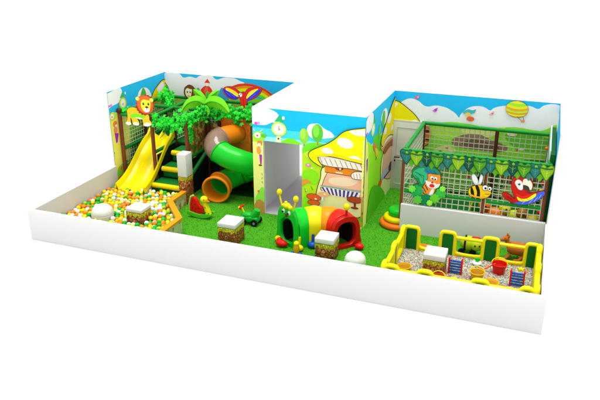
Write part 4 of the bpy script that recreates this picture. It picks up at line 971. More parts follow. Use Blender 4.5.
def pipe(i0, i1, m, ro=.365, mouth=False, label=None, flA=True, flB=True, bulge=0):
    pts_ = cv[i0:i1+1]; n = 32; out_, in_ = [], []
    K = len(pts_)-1
    for i, c in enumerate(pts_):
        tt = (cv[min(i0+i+1, len(cv)-1)]-cv[max(i0+i-1, 0)]).normalized()
        a = tt.cross(V(0, 0, 1)).normalized(); b = a.cross(tt).normalized()
        r = ro+bulge*math.sin(PI*i/K)
        if mouth: r += .03*max(0, (i-K+3)/3)
        out_.append([c+(a*math.cos(2*PI*k/n)+b*math.sin(2*PI*k/n))*r for k in range(n)])
        in_.append([c+(a*math.cos(2*PI*k/n)+b*math.sin(2*PI*k/n))*(r-.03) for k in range(n)])
    o = part('tube_section', G().use(m).rings(out_+in_[::-1], closed=True), t, label)
    for e, on in ((0, flA), (K, flB)):
        if on: part('flange', G().use(m).tube([v for v in out_[e]], .036 if mouth else .022, 10, closed=True), o)
    return o
pipe(0, 14, TORANGE, .285, label='orange tube section leaving the panel', flA=False)
pipe(14, 26, SMOKE, .325, label='smoky see-through bend of the tube', bulge=.03)
pipe(26, 42, TGREEN, .325, label='upper bright green tube section')
pipe(42, 58, TGREEN, .31, label='middle green tube section')
pipe(58, 71, TGREEN, .31, label='lower green tube section')
pipe(71, 78, TORANGE, .345, mouth=True, label='orange tube mouth at the floor')
# leaf garlands
def star_leaf(g, c, r, m, tilt=.5, n=5):
    g.use(m); a0 = rnd.uniform(0, 6.28); nx, ny = rnd.uniform(-tilt, tilt), rnd.uniform(-tilt, tilt)
    nrm = V(nx, -1+rnd.uniform(0, .3), .55+ny).normalized(); a = nrm.cross(V(0, 0, 1)).normalized(); b = a.cross(nrm)
    ring = []
    for k in range(n*2):
        rr_ = r*(1 if k % 2 == 0 else .58); an = a0+PI*k/n
        ring.append(g.bm.verts.new(c+(a*math.cos(an)+b*math.sin(an))*rr_-nrm*(.02 if k % 2 == 0 else 0)))
    ce = g.bm.verts.new(c+nrm*.02)
    for k in range(n*2):
        f = g.bm.faces.new([ce, ring[k], ring[(k+1) % (n*2)]]); f.material_index = g.i
def garland(pts_, label, dens=60, spread=.12, r=.07, sag=.0):
    dens *= 2.3
    g = G(); L_ = 0; segs = []
    P3 = [V(*q) for q in pts_]
    g.use(LEAF2).tube(P3, .02, 6)
    for a, b in zip(P3, P3[1:]):
        n = int((b-a).length*dens)
        for k in range(n):
            u = rnd.random(); c = a.lerp(b, u)+V(rnd.gauss(0, spread*.4), rnd.gauss(0, spread*.55)-.03, rnd.gauss(0, spread)-sag)
            q_ = rnd.random(); dark = q_ < .16; star_leaf(g, c+(V(0, .05, -.02) if dark else V(0, 0, 0)), r*rnd.uniform(.7, 1.3), LEAF3 if dark else LEAF2 if q_ < .42 else LEAF)  # dark leaves set back, their colour painting shaded gaps in the foliage
    return solo('leaf_garland', g, label, 'garland', 'leaf garlands on the climbing frame')
garland([(.16, 3.98, 2.30), (.5, 4.02, 2.34), (.9, 4.02, 2.26), (1.15, 3.98, 2.22)], 'leaf garland behind the lion board, on the front left rail', 45, .06)
garland([(1.3, 3.84, 2.22), (1.5, 3.82, 2.16), (1.9, 3.82, 2.17), (2.35, 3.84, 2.3)], 'leaf garland on the front rail right of the lion', 75, .1)
garland([(.3, 5.95, 2.3), (.75, 5.7, 2.38), (1.02, 5.3, 2.36)], 'leaf garland above and behind the lion near the yellow hill print', 75, .1)
garland([(2.36, 3.9, 2.28), (2.42, 4.5, 2.32), (2.5, 5.02, 2.3)], 'leaf garland running backwards under the palm fronds', 60, .1)
garland([(2.5, 5.0, 2.3), (3.0, 4.98, 2.3), (3.5, 4.98, 2.26), (4.0, 5.0, 2.33), (4.25, 5.1, 2.5), (4.45, 5.5, 2.6)], 'leaf garland above the orange tube panel', 75, .1)
# palm
t = thing('palm_tree', (2.42, 5.0, 1.2), 'artificial palm with broad lime fronds rising over the climbing frame', 'palm')
part('trunk', G().use(DBROWN).tube([(2.42, 4.98, 1.25), (2.41, 4.97, 1.9), (2.41, 4.96, 2.50)], [.07, .06, .05], 12), t)
def frond(path_, hw, m, y0=4.92, out=-.12, teeth=.035):
    # broad blade folded along its rib; path in x,z, the tip leaning out towards the front
    g = G().use(m); P_ = cr3([(x_, 0, z_) for x_, z_ in path_], 7); n = len(P_)-1; top, mid, low = [], [], []
    for i, q in enumerate(P_):
        u = i/n; tg = (P_[min(i+1, n)]-P_[max(i-1, 0)]).normalized(); nn = V(-tg.z, 0, tg.x)
        w = hw*max(.06, math.sin(PI*min(1, .08+.92*u)))**.7; yy = y0+out*u
        if nn.z < 0: nn = -nn
        cut = teeth*(1 if i % 2 else -.4) if 1 < i < n else 0
        mid.append(V(q.x, yy, q.z)); top.append(V(q.x, yy+w*.55, q.z)+nn*w*.8); low.append(V(q.x, yy+w*.15, q.z)-nn*(w+cut))
    vt, vm, vl = [[g.bm.verts.new(q) for q in l] for l in (top, mid, low)]
    for i in range(n):
        g.face([vm[i], vm[i+1], vt[i+1], vt[i]]); g.face([vl[i], vl[i+1], vm[i+1], vm[i]])
    g.use(PALM2).tube([q-V(0, .008, 0) for q in mid], [.02-.014*k/n for k in range(n+1)], 6)
    part('frond', g, t)
cx_, cz_ = 2.40, 2.50
frond([(cx_, cz_), (2.2, 2.6), (1.95, 2.52), (1.74, 2.26)], .17, PALM, 4.86, -.25)
frond([(cx_, cz_), (2.66, 2.62), (2.98, 2.58), (3.26, 2.38)], .18, PALM, 4.86, -.2)
frond([(cx_, cz_), (2.24, 2.68), (2.1, 2.78), (1.98, 2.86)], .11, PALM, 4.95, .05)
frond([(cx_, cz_), (2.54, 2.70), (2.66, 2.80), (2.80, 2.90)], .11, PALM, 4.95, .05)
frond([(cx_+.03, cz_-.02), (2.46, 2.42), (2.52, 2.32), (2.54, 2.2)], .10, PALM, 4.78, -.05)
frond([(cx_, cz_), (2.36, 2.66), (2.40, 2.82)], .07, PALM2, 5.0, .1)
frond([(cx_, cz_), (2.2, 2.45), (2.02, 2.3), (1.96, 2.1)], .13, PALM2, 4.95, .1)
frond([(cx_, cz_), (2.62, 2.48), (2.84, 2.36), (2.94, 2.2)], .13, PALM2, 4.98, .05)
# vine hanging by the jungle panel
g = G()
for k in range(90): star_leaf(g, V(2.36+rnd.uniform(0, .03), rnd.uniform(3.9, 4.08), 1.55+rnd.random()**.6*.65), .04, LEAF if rnd.random() < .5 else LEAF2, 1)
solo('hanging_vine', g, 'hanging green vine on the jungle-printed side panel above the white pillar', 'vine')
cutout('lion_board', ['lion'], 'cut-out board of a standing yellow lion with brown mane on the front rail', 'board')
cutout('monkey_board', ['monkey'], 'cut-out board of a brown monkey left of the palm', 'board')
cutout('macaw_board', ['macaw'], 'cut-out board of a red flying macaw with blue wings before the rainbow', 'board')
cutout('tiger_board', ['tiger'], 'cut-out board of a smiling tiger peeking from green leaves, on the cage net', 'board')
cutout('bee_board', ['bee', 'bee_wings'], 'cut-out board of a striped bee with white wings on the cage net', 'board')
cutout('parrot_board', ['parrot'], 'cut-out board of a red parrot with blue and yellow wing on the cage net', 'board')
part('knob', G().use(DBROWN).ball((.16, 3.9, 2.34), .09, 3), bpy.data.objects['play_structure'])

# ------------------------------------------------------------------ net cage (right)
t = thing('net_cage', (10.2, 5, 0), 'netted play cage with brown posts and green padded rails behind the divider wall', 'cage')
yf, yb, zc = 3.76, 6.38, 2.14
for x in (8.46, 10.44, 11.80):
    part('post', G().use(BROWN).bar((x, yf, .02), (x, yf, zc), .05, 14), t)
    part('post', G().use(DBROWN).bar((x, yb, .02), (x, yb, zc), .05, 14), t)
GR2 = mat('#109c2c', .45, 'bright_green_foam', bump=.05)
for p_, q_ in (((8.40, yf, zc), (11.86, yf, zc)), ((8.40, yb, zc), (11.86, yb, zc)), ((8.46, yf+.06, zc+.001), (8.46, yb-.06, zc+.001)), ((11.80, yf+.06, zc+.001), (11.80, yb-.06, zc+.001)), ((8.52, yf, 1.08), (10.38, yf, 1.08)), ((10.50, yf, 1.08), (11.74, yf, 1.08)), ((8.5, yb, 1.08), (11.74, yb, 1.08)), ((8.46, yf+.06, 1.08), (8.46, yb-.06, 1.08))):
    part('rail', G().use(GR2).bar(p_, q_, .052, 12), t)
net('net', t, 'y', yf-.03, 8.5, 10.4, .1, zc-.04, .136, .0115); net('net', t, 'y', yf-.03, 10.48, 11.76, .1, zc-.04, .136, .0115)
net('net', t, 'y', yb, 8.5, 10.4, .1, zc-.04, .136, .010); net('net', t, 'y', yb, 10.48, 11.76, .1, zc-.04, .136, .010)
net('net', t, 'x', 8.46, yf+.05, yb-.05, .1, zc-.04, .136, .0115)
part('crash_mat', G().use(mat('#0a5c1e', .6, 'deep_green_mat')).box(8.56, 11.70, 3.9, 6.28, .02, .14, .02), t)
t = thing('climbing_wall', (11.86, 5.2, 0), 'pale climbing panel with coloured holds at the right end inside the net cage', 'climbing panel')
part('panel', G().use(mat('#dfeaea', .5, 'pale_panel')).box(11.765, 11.80, 4.0, 6.3, .1, 2.42, .01).use(DGREEN).box(11.802, 11.90, 3.9, 6.34, .1, 2.36), t)
for i, (y_, z_, m) in enumerate(((4.35, 1.86, BLUE), (4.3, 1.5, RED), (4.5, 1.42, YEL), (4.2, 1.18, ORANGE), (5.1, 1.7, RED), (5.6, 1.2, BLUE), (4.9, 1.1, YEL), (5.9, 1.9, ORANGE), (4.1, .82, RED))):
    part('climbing_hold', G().use(m).ball((11.74, y_, z_), .06, 2, (1, 1, .85)), t)
# leaf bunting on the cage
t = thing('leaf_bunting', (10.2, 3.7, 1.8), 'bunting of teal and lime heart-shaped leaves along the top front rail of the cage', 'bunting')
part('cord', G().use(mat('#0c6438', .6, 'cord_green')).tube([(8.42+i*.1236, 3.60, 2.12-.03*math.sin(i*PI/2)**2) for i in range(29)], .014, 6), t)
TEAL, LIME, DT, MIX = '#2c8a80', '#a0dc1c', '#10605c', '#58b828'
for i in range(14):
    c = 8.53+i*.2485; z = 2.155 - .012*(i % 2)
    base, edge, vein = ((TEAL, '#0c5450', '#50b0a0'), (LIME, '#4c8c10', '#e0f468'), (DT, '#083c38', '#8cc820'), (MIX, '#1c7020', '#c8ec40'))[i % 4]
    to3 = plane('y', 3.63-.014*(i % 2))
    hp = smooth([(c, z-.005), (c-.07, z+.045), (c-.125, z), (c-.115, z-.10), (c-.06, z-.20), (c+.01, z-.29), (c+.06, z-.20), (c+.12, z-.10), (c+.125, z), (c+.07, z+.045)], 4)
    hp = [((u-c)*1.28+c, (v-z)*1.2+z) for u, v in hp]
    g = G().use(mat(edge, .4)).prism(hp, plane('y', 3.63-.014*(i % 2)), -.012, 0).use(mat(base, .4)).flat([((u-c)*.86+c, (v-z+.09)*.86+z-.09) for u, v in hp], to3, .0015)
    g.use(mat(vein, .4)); g.flat(shape(('L', .014, [(c, z-.02), (c+.005, z-.24)])), to3, .003)
    for k in (-1, 1):
        for q in (.06, .13): g.flat(shape(('L', .009, [(c, z-q-.03), (c+k*.07, z-q+.02)])), to3, .0036+.0003*k)
    if i % 2 == 0: g.use(mat('#a8e020', .4)).flat(shape(('E', c+.01, z-.04, .03, .045, 20)), to3, .0048)
    else: g.use(mat('#48a020', .4)).flat(shape(('E', c-.01, z-.03, .032, .035, 0)), to3, .0048)
    part('leaf', g, t)
    sm_ = [((u-c)*.5+c+.124, (v-z)*.55+z-.20) for u, v in hp]
    if i < 13: part('small_leaf', G().use(mat(('#6cc820', '#3c9888')[i % 2], .4)).prism(sm_, plane('y', 3.648), -.008, 0), t)
# toys inside the cage
def blob_toy(name, loc, sc, body, head, label, hb, cat='toy'):
    t = thing(name, loc, label, cat, 'ride-on toys inside the cage'); x, y, z = loc
    part('body', G().use(body).ball((x, y, z+.32*sc), .2*sc, 3, (1.35, .8, .85)), t)
    hd = part('head', G().use(head).ball((x-.24*sc, y-.05, z+.52*sc), .13*sc, 3), t)
    g = G().use(BLACK)
    for s_ in (-1, 1): g.ball((x-.30*sc, y-.15*sc+.02*s_, z+.56*sc+.0), .02*sc, 2, (1, 1, 1)) if s_ > 0 else g.ball((x-.20*sc, y-.17*sc, z+.55*sc), .02*sc, 2)
    part('eyes', g, hd)
    part('ears', G().use(hb).ball((x-.32*sc, y, z+.66*sc), .045*sc, 2).ball((x-.16*sc, y, z+.66*sc), .045*sc, 2), hd)
    for dx in (-.14, .14):
        for dy in (-.08, .08): part('leg', G().use(body).tube([(x+dx*sc, y+dy*sc, z+.25*sc), (x+dx*1.2*sc, y+dy*1.2*sc, z)], [.06*sc, .05*sc], 10), t)
blob_toy('bear_toy', (10.72, 4.35, .14), 1.15, ORANGE, ORANGE, 'orange ride-on bear toy inside the cage right of the middle post', DBROWN)
blob_toy('duck_toy', (11.2, 4.4, .14), 1.1, mat('#c8d818', .4), YEL, 'yellow-green ride-on toy in the middle of the cage corner group', YEL)
blob_toy('duck_toy', (11.62, 4.2, .14), 1.1, mat('#d8c018', .4), mat('#b07020', .4), 'brown-headed yellow ride-on toy nearest the cage corner', DBROWN)
t = thing('hurdle_bar', (9.95, 4.3, .14), 'thin yellow slanted bar leaning inside the cage near the divider wall', 'bar')
part('bar', G().use(YEL).bar((10.0, 4.3, .16), (10.2, 4.36, 1.0), .025), t)
solo('foam_block', G().use(GR2).box(10.12, 10.38, 4.5, 4.9, .14, .95, .03), 'green foam block inside the cage left of the middle post', 'foam block')

# ------------------------------------------------------------------ gravel pool with rounded yellow fence
g = G().use(SAND).box(8.80, 11.86, .45, 2.52, .02, .12); o = part('gravel_bed', g); o['kind'] = 'structure'
g = G(); pc = [mat(c, .7, 'pebble_'+c[1:]) for c in ('#d0ccc0', '#a0aca0', '#40a4ac', '#d05838', '#dcc050', '#e8e8e0', '#788464', '#5480a8')]
for k in range(5200):
    x, y = rnd.uniform(8.86, 11.80), rnd.uniform(.6, 2.5); r = rnd.uniform(.010, .019); g.use(pc[rnd.choice((0, 0, 1, 1, 2, 3, 4, 5, 5, 6, 7))])
    c = V(x, y, .122); a = rnd.uniform(0, 6.28)
    q = [g.bm.verts.new(c+V(math.cos(a+k2*1.571)*r, math.sin(a+k2*1.571)*r*.8, 0)) for k2 in range(4)]; tp = g.bm.verts.new(c+V(0, 0, r*.9))
    for i in range(4):
        f = g.bm.faces.new([q[i], q[(i+1) % 4], tp]); f.material_index = g.i
o = part('gravel', g); o['kind'] = 'stuff'; o['label'] = 'mixed coloured pebbles covering the pool bed'; o['category'] = 'gravel'
t = thing('pool_fence', (10.3, 1.5, .02), 'yellow tubular fence with rounded openings and green panels around the gravel pool', 'fence')
FG = mat('#08741c', .45, 'fence_green')
def P2(o_, d_, s, z): return V(o_[0]+d_[0]*s, o_[1]+d_[1]*s, z)
def fence(o_, d_, panels, ends, opening=(), r=.044, zb=.17, zm=.60, ztop=.69):
    for a, b in panels:
        n = V(-d_[1], d_[0], 0)*.03
        g = G().use(FG)
        poly = smooth([(a+.02, .1), (a+.02, zm-.02), (a+.05, ztop-.02), ((a+b)/2, ztop), (b-.05, ztop-.02), (b-.02, zm-.02), (b-.02, .1)], 3)
        poly = [(a+.03, .04), (a+.03, zm), (a+.07, ztop-.03), (b-.07, ztop-.03), (b-.03, zm), (b-.03, .04)]
        g.prism(poly, lambda u, v, dd: P2(o_, d_, u, v)+n*dd, -1, 1); part('green_panel', g, t)
        arch = [P2(o_, d_, a, .06), P2(o_, d_, a, zm-.06), P2(o_, d_, a+.015, ztop-.05), P2(o_, d_, a+.06, ztop-.01), P2(o_, d_, b-.06, ztop-.01), P2(o_, d_, b-.015, ztop-.05), P2(o_, d_, b, zm-.06), P2(o_, d_, b, .06)]
        part('arch_tube', G().use(YEL).tube(cr3([tuple(q) for q in arch], 4), r*1.05, 12), t)
    for i in range(len(panels)-1):
        a, b = panels[i][1], panels[i+1][0]
        low = [P2(o_, d_, a, zm-.08), P2(o_, d_, a+.005, zb+.12), P2(o_, d_, a+.08, zb+.01), P2(o_, d_, b-.08, zb+.01), P2(o_, d_, b-.005, zb+.12), P2(o_, d_, b, zm-.08)]
        part('bottom_tube', G().use(YEL).tube(cr3([tuple(q) for q in low], 4), r*.95, 12), t)
        part('kick_strip', G().use(YEL).prism([(a, .03), (a, zb), (b, zb), (b, .03)], lambda u, v, dd: P2(o_, d_, u, v)+V(-d_[1], d_[0], 0)*.025*dd, -1, 1), t)
        if i not in opening: part('top_rail', G().use(YEL).bar(P2(o_, d_, a-.01, zm-.02), P2(o_, d_, b+.01, zm-.02), r*.95, 12), t)
fence((8.80, 2.52), (1, 0), [(.03, .35), (.87, 1.19), (1.83, 2.15), (2.75, 3.02)], 0, opening=(0,))
fence((8.80, .42), (0, 1), [(.0, .24), (.92, 1.2), (1.86, 2.10)], 0, ztop=.69, r=.055)
fence((11.82, .42), (0, 1), [(.0, .24), (.92, 1.2), (1.86, 2.10)], 0, ztop=.69, r=.065)
fence((8.80, .42), (1, 0), [(.06, .30), (.74, 1.0), (1.82, 2.1), (2.74, 2.96)], 0, zm=.625, ztop=.70, r=.055)
# toys in the pool
def bucket(x, y, z, r, hgt, m, inner, label, handle=True, name='toy_bucket'):
    t = thing(name, (x, y, z), label, 'bucket' if handle else 'bowl', 'toy buckets and bowls')
    prof = [(.001, 0), (r*.72, 0), (r, hgt), (r*1.08, hgt), (r*1.08, hgt+.015), (r*.93, hgt+.015), (r*.68, .03), (.001, .03)]
    part('shell', G().use(m).lathe(prof, (x, y, z), 28), t)
    part('filling', G().use(inner).lathe([(.001, hgt*.72), (r*.86, hgt*.72), (.001, hgt*.74)], (x, y, z), 24), t)
    if handle: part('handle', G().use(YEL).tube([(x+math.cos(a)*r*1.05, y+.05*math.sin(a), z+hgt+.01+math.sin(a)*r*.75) for a in [PI*k/12 for k in range(13)]], .011, 7), t)
GOLD = mat('#e8b418', .4, 'gold_plastic'); OCH = mat('#b87c14', .7, 'ochre_sand')
bucket(9.06, 1.40, .12, .15, .10, GOLD, OCH, 'wide golden bowl in the left corner of the gravel pool', False, 'toy_bowl')
bucket(9.86, 1.12, .12, .13, .14, mat('#d84c1c', .4), OCH, 'small orange-red bowl with looped handle in front of the pool stool')
bucket(10.62, 1.52, .12, .15, .18, GOLD, OCH, 'golden bucket of sand right of the blue and red toy ladder')
bucket(10.93, 1.36, .12, .16, .08, GOLD, OCH, 'low golden bowl beside the golden bucket', False, 'toy_bowl')
bucket(11.04, 2.0, .12, .16, .22, RED, mat('#b81410', .6), 'red bucket with yellow handle near the back fence')
def ladder(x, y, label):
    t = thing('toy_ladder', (x, y, .12), label, 'toy', 'blue toy ladders with red sides')
    for s_ in (-1, 1): part('side_rail', G().use(RED).box(x+s_*.135-.018, x+s_*.135+.018, y-.03, y+.05, .12, .50, .008), t)
    for k in range(5): part('rung', G().use(BLUE if k % 2 == 0 else mat('#2870b8', .4)).box(x-.117, x+.117, y-.02, y+.03, .15+k*.065, .185+k*.065, .006), t)
ladder(10.14, 1.62, 'blue toy ladder with red sides beside the cobble stool in the pool')
ladder(11.44, 1.50, 'blue toy ladder with red sides at the right end of the pool')
t = thing('flower_toy', (10.55, 2.2, .12), 'white scalloped sand toy with a green sprout near the back fence', 'toy')
part('petals', G().use(CREAM).lathe([(.001, .0), (.07, 0), (.11, .06), (.10, .08), (.001, .10)], (10.55, 2.2, .12), 10), t)
part('sprout', G().use(TGREEN).tube([(10.55, 2.2, .21), (10.56, 2.2, .30)], [.035, .012], 8).ball((10.52, 2.2, .27), .03, 2, (1, .6, 1.4)).ball((10.59, 2.2, .27), .03, 2, (1, .6, 1.4)), t)
t = thing('toy_shovel', (10.75, 2.02, .12), 'small orange-red toy shovel leaning on the red bucket', 'shovel')
part('shaft', G().use(mat('#f05c28', .4)).bar((10.72, 1.95, .17), (10.96, 2.02, .33), .014), t)
part('blade', G().use(mat('#f05c28', .4)).box(10.62, 10.74, 1.88, 2.0, .135, .165, .008), t)
g = G().use(YEL); star = [(11.5+math.cos(R(90+k*36))*(.09 if k % 2 == 0 else .04), 2.28+math.sin(R(90+k*36))*(.09 if k % 2 == 0 else .04)) for k in range(10)]
g.prism(star, lambda u, v, d: V(u, v, d), .125, .17); solo('star_mould', g, 'small yellow star mould on the gravel below the orange deer', 'toy')
g = G().use(YEL).ball((10.16, 1.30, .17), .05, 2, (1.4, 1, .8)); solo('yellow_mould', g, 'small yellow sand mould in front of the left toy ladder', 'toy')
# animals behind the pool
t = thing('bee_toy', (10.310, 2.98, .02), 'yellow-green ride-on bee toy with red crest behind the pool fence', 'toy')
BG = mat('#c0dc1c', .4, 'lime_plastic')
part('body', G().use(BG).ball((10.270, 3.0, .26), .19, 3, (1.1, .9, .95)), t)
hd = part('head', G().use(BG).ball((10.450, 2.92, .28), .15, 3), t)
part('eyes', G().use(BLACK).ball((10.430, 2.775, .31), .022, 2).ball((10.530, 2.80, .31), .022, 2), hd)
part('crest', G().use(RED).ball((10.390, 2.93, .44), .06, 2, (1.2, 1, .7)).ball((10.470, 2.92, .45), .06, 2, (1.2, 1, .7)), hd)
part('stripe', G().use(BLACK).tube([(10.190, 3.0+math.cos(a)*.165, .26+math.sin(a)*.175) for a in [2*PI*k/20 for k in range(20)]], .022, 8, closed=True), t)
for s_ in (-1, 1): part('wheel', G().use(BLACK).tube([(10.13 if s_ < 0 else 10.39, 2.80, .10), (10.13 if s_ < 0 else 10.39, 2.85, .10)], .08, 16), t)
t = thing('deer_toy', (11.310, 3.0, 0.080), 'lying orange-brown toy deer on the grass behind the pool fence', 'toy')
OB = mat('#c86a24', .5, 'orange_brown_plush', bump=.1)
part('body', G().use(OB).tube([(11.140, 3.0, 0.280), (11.220, 3.0, 0.300), (11.360, 3.02, 0.290), (11.510, 3.02, 0.280), (11.620, 3.02, 0.240)], [.09, .15, .16, .155, .06], 16), t)
part('neck', G().use(OB).tube([(11.200, 2.99, 0.320), (11.130, 2.97, 0.440), (11.100, 2.96, 0.530)], [.08, .06, .055], 12), t)
hd = part('head', G().use(OB).tube([(11.150, 2.97, 0.530), (11.100, 2.95, 0.550), (11.030, 2.93, 0.520), (10.970, 2.91, 0.500)], [.03, .068, .05, .025], 12), t)
part('ear', G().use(OB).ball((11.150, 2.93, 0.610), .03, 2, (.8, .6, 1.6)), hd); part('ear', G().use(OB).ball((11.110, 3.02, 0.610), .03, 2, (.8, .6, 1.6)), hd)
part('eye', G().use(BLACK).ball((11.070, 2.893, 0.560), .011, 2), hd)
for x_ in (11.21, 11.51): part('leg', G().use(OB).tube([(x_, 2.94, .16), (x_-.08, 2.86, .07), (x_-.2, 2.86, .05)], [.055, .04, .035], 10), t)
solo('foam_step', G().use(ORANGE).box(9.05, 9.42, 2.68, 2.86, .02, .14, .02), 'flat orange foam step behind the low opening of the pool fence', 'foam step')
# ring stack
t = thing('ring_stack', (8.34, 4.0, .02), 'round stacked foam tower of orange, yellow and green rings by the divider wall', 'foam tower')
for r, z0, z1, m, nm in ((.46, .02, .17, ORANGE, 'ring'), (.36, .17, .31, YELV, 'ring'), (.25, .31, .50, TGREEN, 'ring')):
    prof = [(.001, z0)]+[(r-.07+.07*math.cos(a), (z0+z1)/2+(z1-z0)/2*math.sin(a)) for a in [R(-90+k*18) for k in range(11)]]+[(.001, z1)]
    part(nm, G().use(m).lathe(prof, (8.34, 3.98, 0), 40), t)

# ------------------------------------------------------------------ caterpillar tunnel
t = thing('caterpillar_tunnel', (6.8, 2.2, .02), 'curved caterpillar crawl tunnel, green head with antennae then yellow, orange and red', 'tunnel')
cpath = cr3([(6.13, 1.90, 0), (6.30, 2.18, 0), (6.66, 2.40, 0), (7.10, 2.48, 0), (7.42, 2.24, 0)], 8)
NC = len(cpath)-1
def arch_ring(c, tt, ro, zo, ri, zi, n=14):
    s = V(tt.y, -tt.x, 0)
    o_ = [c+s*ro+V(0, 0, .02)]+[c+s*ro*math.cos(a)+V(0, 0, zo-ro*.95+ro*.95*math.sin(a)) for a in [PI*k/n for k in range(n+1)]]+[c-s*ro+V(0, 0, .02)]
    i_ = [c-s*ri+V(0, 0, .02)]+[c-s*ri*math.cos(a)+V(0, 0, zi-ri+ri*math.sin(a)) for a in [PI*k/n for k in range(n+1)]]+[c+s*ri+V(0, 0, .02)]
    return o_+i_
def tunnel(i0, i1, m, label):
    rs = []
    for i in range(i0, i1+1):
        tt = (cpath[min(i+1, NC)]-cpath[max(i-1, 0)]).normalized(); k = (i-i0)/(i1-i0); b = .03*math.sin(PI*k)**.5 if 0 < k < 1 else 0
        rs.append(arch_ring(cpath[i], tt, 0.36+b, .86+b, .262, .702))
    return part('tunnel_segment', G().use(m).rings(rs), t, label)
tunnel(1, 11, mat('#10d82c', .35, 'caterpillar_green', coat=.06), 'green tunnel segment behind the head')
tunnel(11, 18, mat('#fff010', .35, 'caterpillar_yellow', coat=.06), 'yellow tunnel segment')
tunnel(18, 24, mat('#fc9c0c', .35, 'caterpillar_orange', coat=.06), 'orange tunnel segment')
tunnel(24, 31, mat('#f01c10', .35, 'caterpillar_red', coat=.06), 'red tunnel segment')
rs = []  # added inner shell, coloured dark to paint the shade inside the tunnel
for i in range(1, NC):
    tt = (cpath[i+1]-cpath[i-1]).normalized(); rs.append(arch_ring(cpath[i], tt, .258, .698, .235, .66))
part('lining', G().use(mat('#0a2a10', .8, 'tunnel_shade_green')).rings(rs[:13]), t, 'added inner shell with the tunnel shade in its colour, behind the head')
part('lining', G().use(mat('#2c0604', .8, 'tunnel_shade_red')).rings(rs[12:]), t, 'added inner shell with the tunnel shade in its colour, behind the tail')
def arch_plate(c, tt, pts_out, m, thick=.07, name='head_plate', label=None, ri=.235, zi=.74, zb=.10):
    # upright plate with an oval crawl hole that keeps a lip at the floor
    s = V(tt.y, -tt.x, 0); out = smooth(pts_out, 3); n = len(out); cz_ = (zi+zb)/2; hz = (zi-zb)/2; inn = []
    for u, v in out:
        a = math.atan2((v-cz_)/hz, u/ri); e_ = .75
        cu, cv_ = math.cos(a), math.sin(a); inn.append((ri*math.copysign(abs(cu)**e_, cu), cz_+hz*math.copysign(abs(cv_)**e_, cv_)))
    p3 = lambda q, d: c+s*q[0]+V(0, 0, q[1])+tt*d
    g = G().use(m); g.rings([[p3(q, 0) for q in out], [p3(q, thick) for q in out], [p3(q, thick+.015) for q in [((a[0]*.93+b[0]*.07), a[1]*.93+b[1]*.07) for a, b in zip(out, inn)]], [p3(((a[0]*.1+b[0]*.9), a[1]*.1+b[1]*.9), thick+.015) for a, b in zip(out, inn)], [p3(q, thick-.01) for q in inn], [p3(q, 0) for q in inn]], closed=True)
    return part(name, g, t, label)
hc = cpath[0]; ht = (cpath[0]-cpath[1]).normalized(); hs = V(ht.y, -ht.x, 0)
outl = [(.36, .02), (.375, .3), (.36, .55), (.34, .78), (.28, .93), (.16, 1.03), (0, 1.07), (-.16, 1.03), (-.28, .93), (-.34, .78), (-.36, .55), (-.375, .3), (-.36, .02)]
hp = arch_plate(hc, ht, outl, mat('#0ec828', .35, 'head_green', coat=.06), .06)
def hpnt(u, v, d): return hc+hs*u+V(0, 0, v)+ht*d
part('eye', G().use(WHITE).ball(hpnt(-.10, .91, .06), .055, 3, (.9, .9, 1.2)), hp); part('eye', G().use(WHITE).ball(hpnt(.10, .91, .06), .055, 3, (.9, .9, 1.2)), hp)
part('pupil', G().use(BLACK).ball(hpnt(-.09, .90, .108), .026, 2).ball(hpnt(.10, .90, .108), .026, 2), hp)
part('nose', G().use(mat('#6c2c14', .4)).ball(hpnt(0, .82, .07), .045, 3), hp)
part('hair', G().use(YELV).ball(hpnt(0, 1.06, .05), .08, 2, (1.1, 1.1, .9)).ball(hpnt(.11, 1.04, .05), .06, 2).ball(hpnt(-.11, 1.04, .05), .06, 2).ball(hpnt(.05, 1.13, .05), .04, 2), hp)
for s_ in (-1, 1):
    part('antenna', G().use(YELV).tube([hpnt(.2*s_, .98, .04), hpnt(.25*s_, 1.12, .04), hpnt(.29*s_, 1.24, .04)], .022, 8).ball(hpnt(.30*s_, 1.32, .04), .066, 3, (1, 1, 1.25)), hp)
part('collar', G().use(RED).ball(hpnt(.02, .12, .22), .10, 2, (1.6, 1, .9)).ball(hpnt(.12, .16, .2), .08, 2), t, 'red bow at the foot of the head')
tc = cpath[NC]; tt_ = (cpath[NC]-cpath[NC-1]).normalized(); ts = V(tt_.y, -tt_.x, 0)
outl2 = [(.38, .02), (.40, .3), (.385, .52), (.33, .70), (.22, .81), (0, .86), (-.22, .81), (-.33, .70), (-.385, .52), (-.40, .3), (-.38, .02)]
tp_ = arch_plate(tc, tt_, outl2, mat('#c8140c', .35, 'tail_red', coat=.06), .09, 'tail_plate', 'dark red tail arch with a heart-shaped opening', ri=.26, zi=.70)
g = G().use(mat('#c8140c', .35, 'tail_red', coat=.06)).tube([tc+V(.04, 0, .84), tc+V(.04, 0, 1.0)], .028, 10); part('tail_stalk', g, tp_)
part('tail_bulb', G().use(YELV).ball(tc+V(.04, 0, 1.08), .075, 3, (1, 1, 1.15)), tp_)
for (x_, y_, m) in ((5.84, 1.98, YELV), (6.47, 1.66, YELV), (6.72, 1.92, BLUE), (7.80, 2.24, RED)):
    part('foot', G().use(m).ball((x_, y_, .10), .09, 3, (1.3, 1, .9)).tube([(x_, y_+.02, .12), (x_+.0, y_+.06, .36 if x_ < 7 else .2)], .035, 8), t, None)
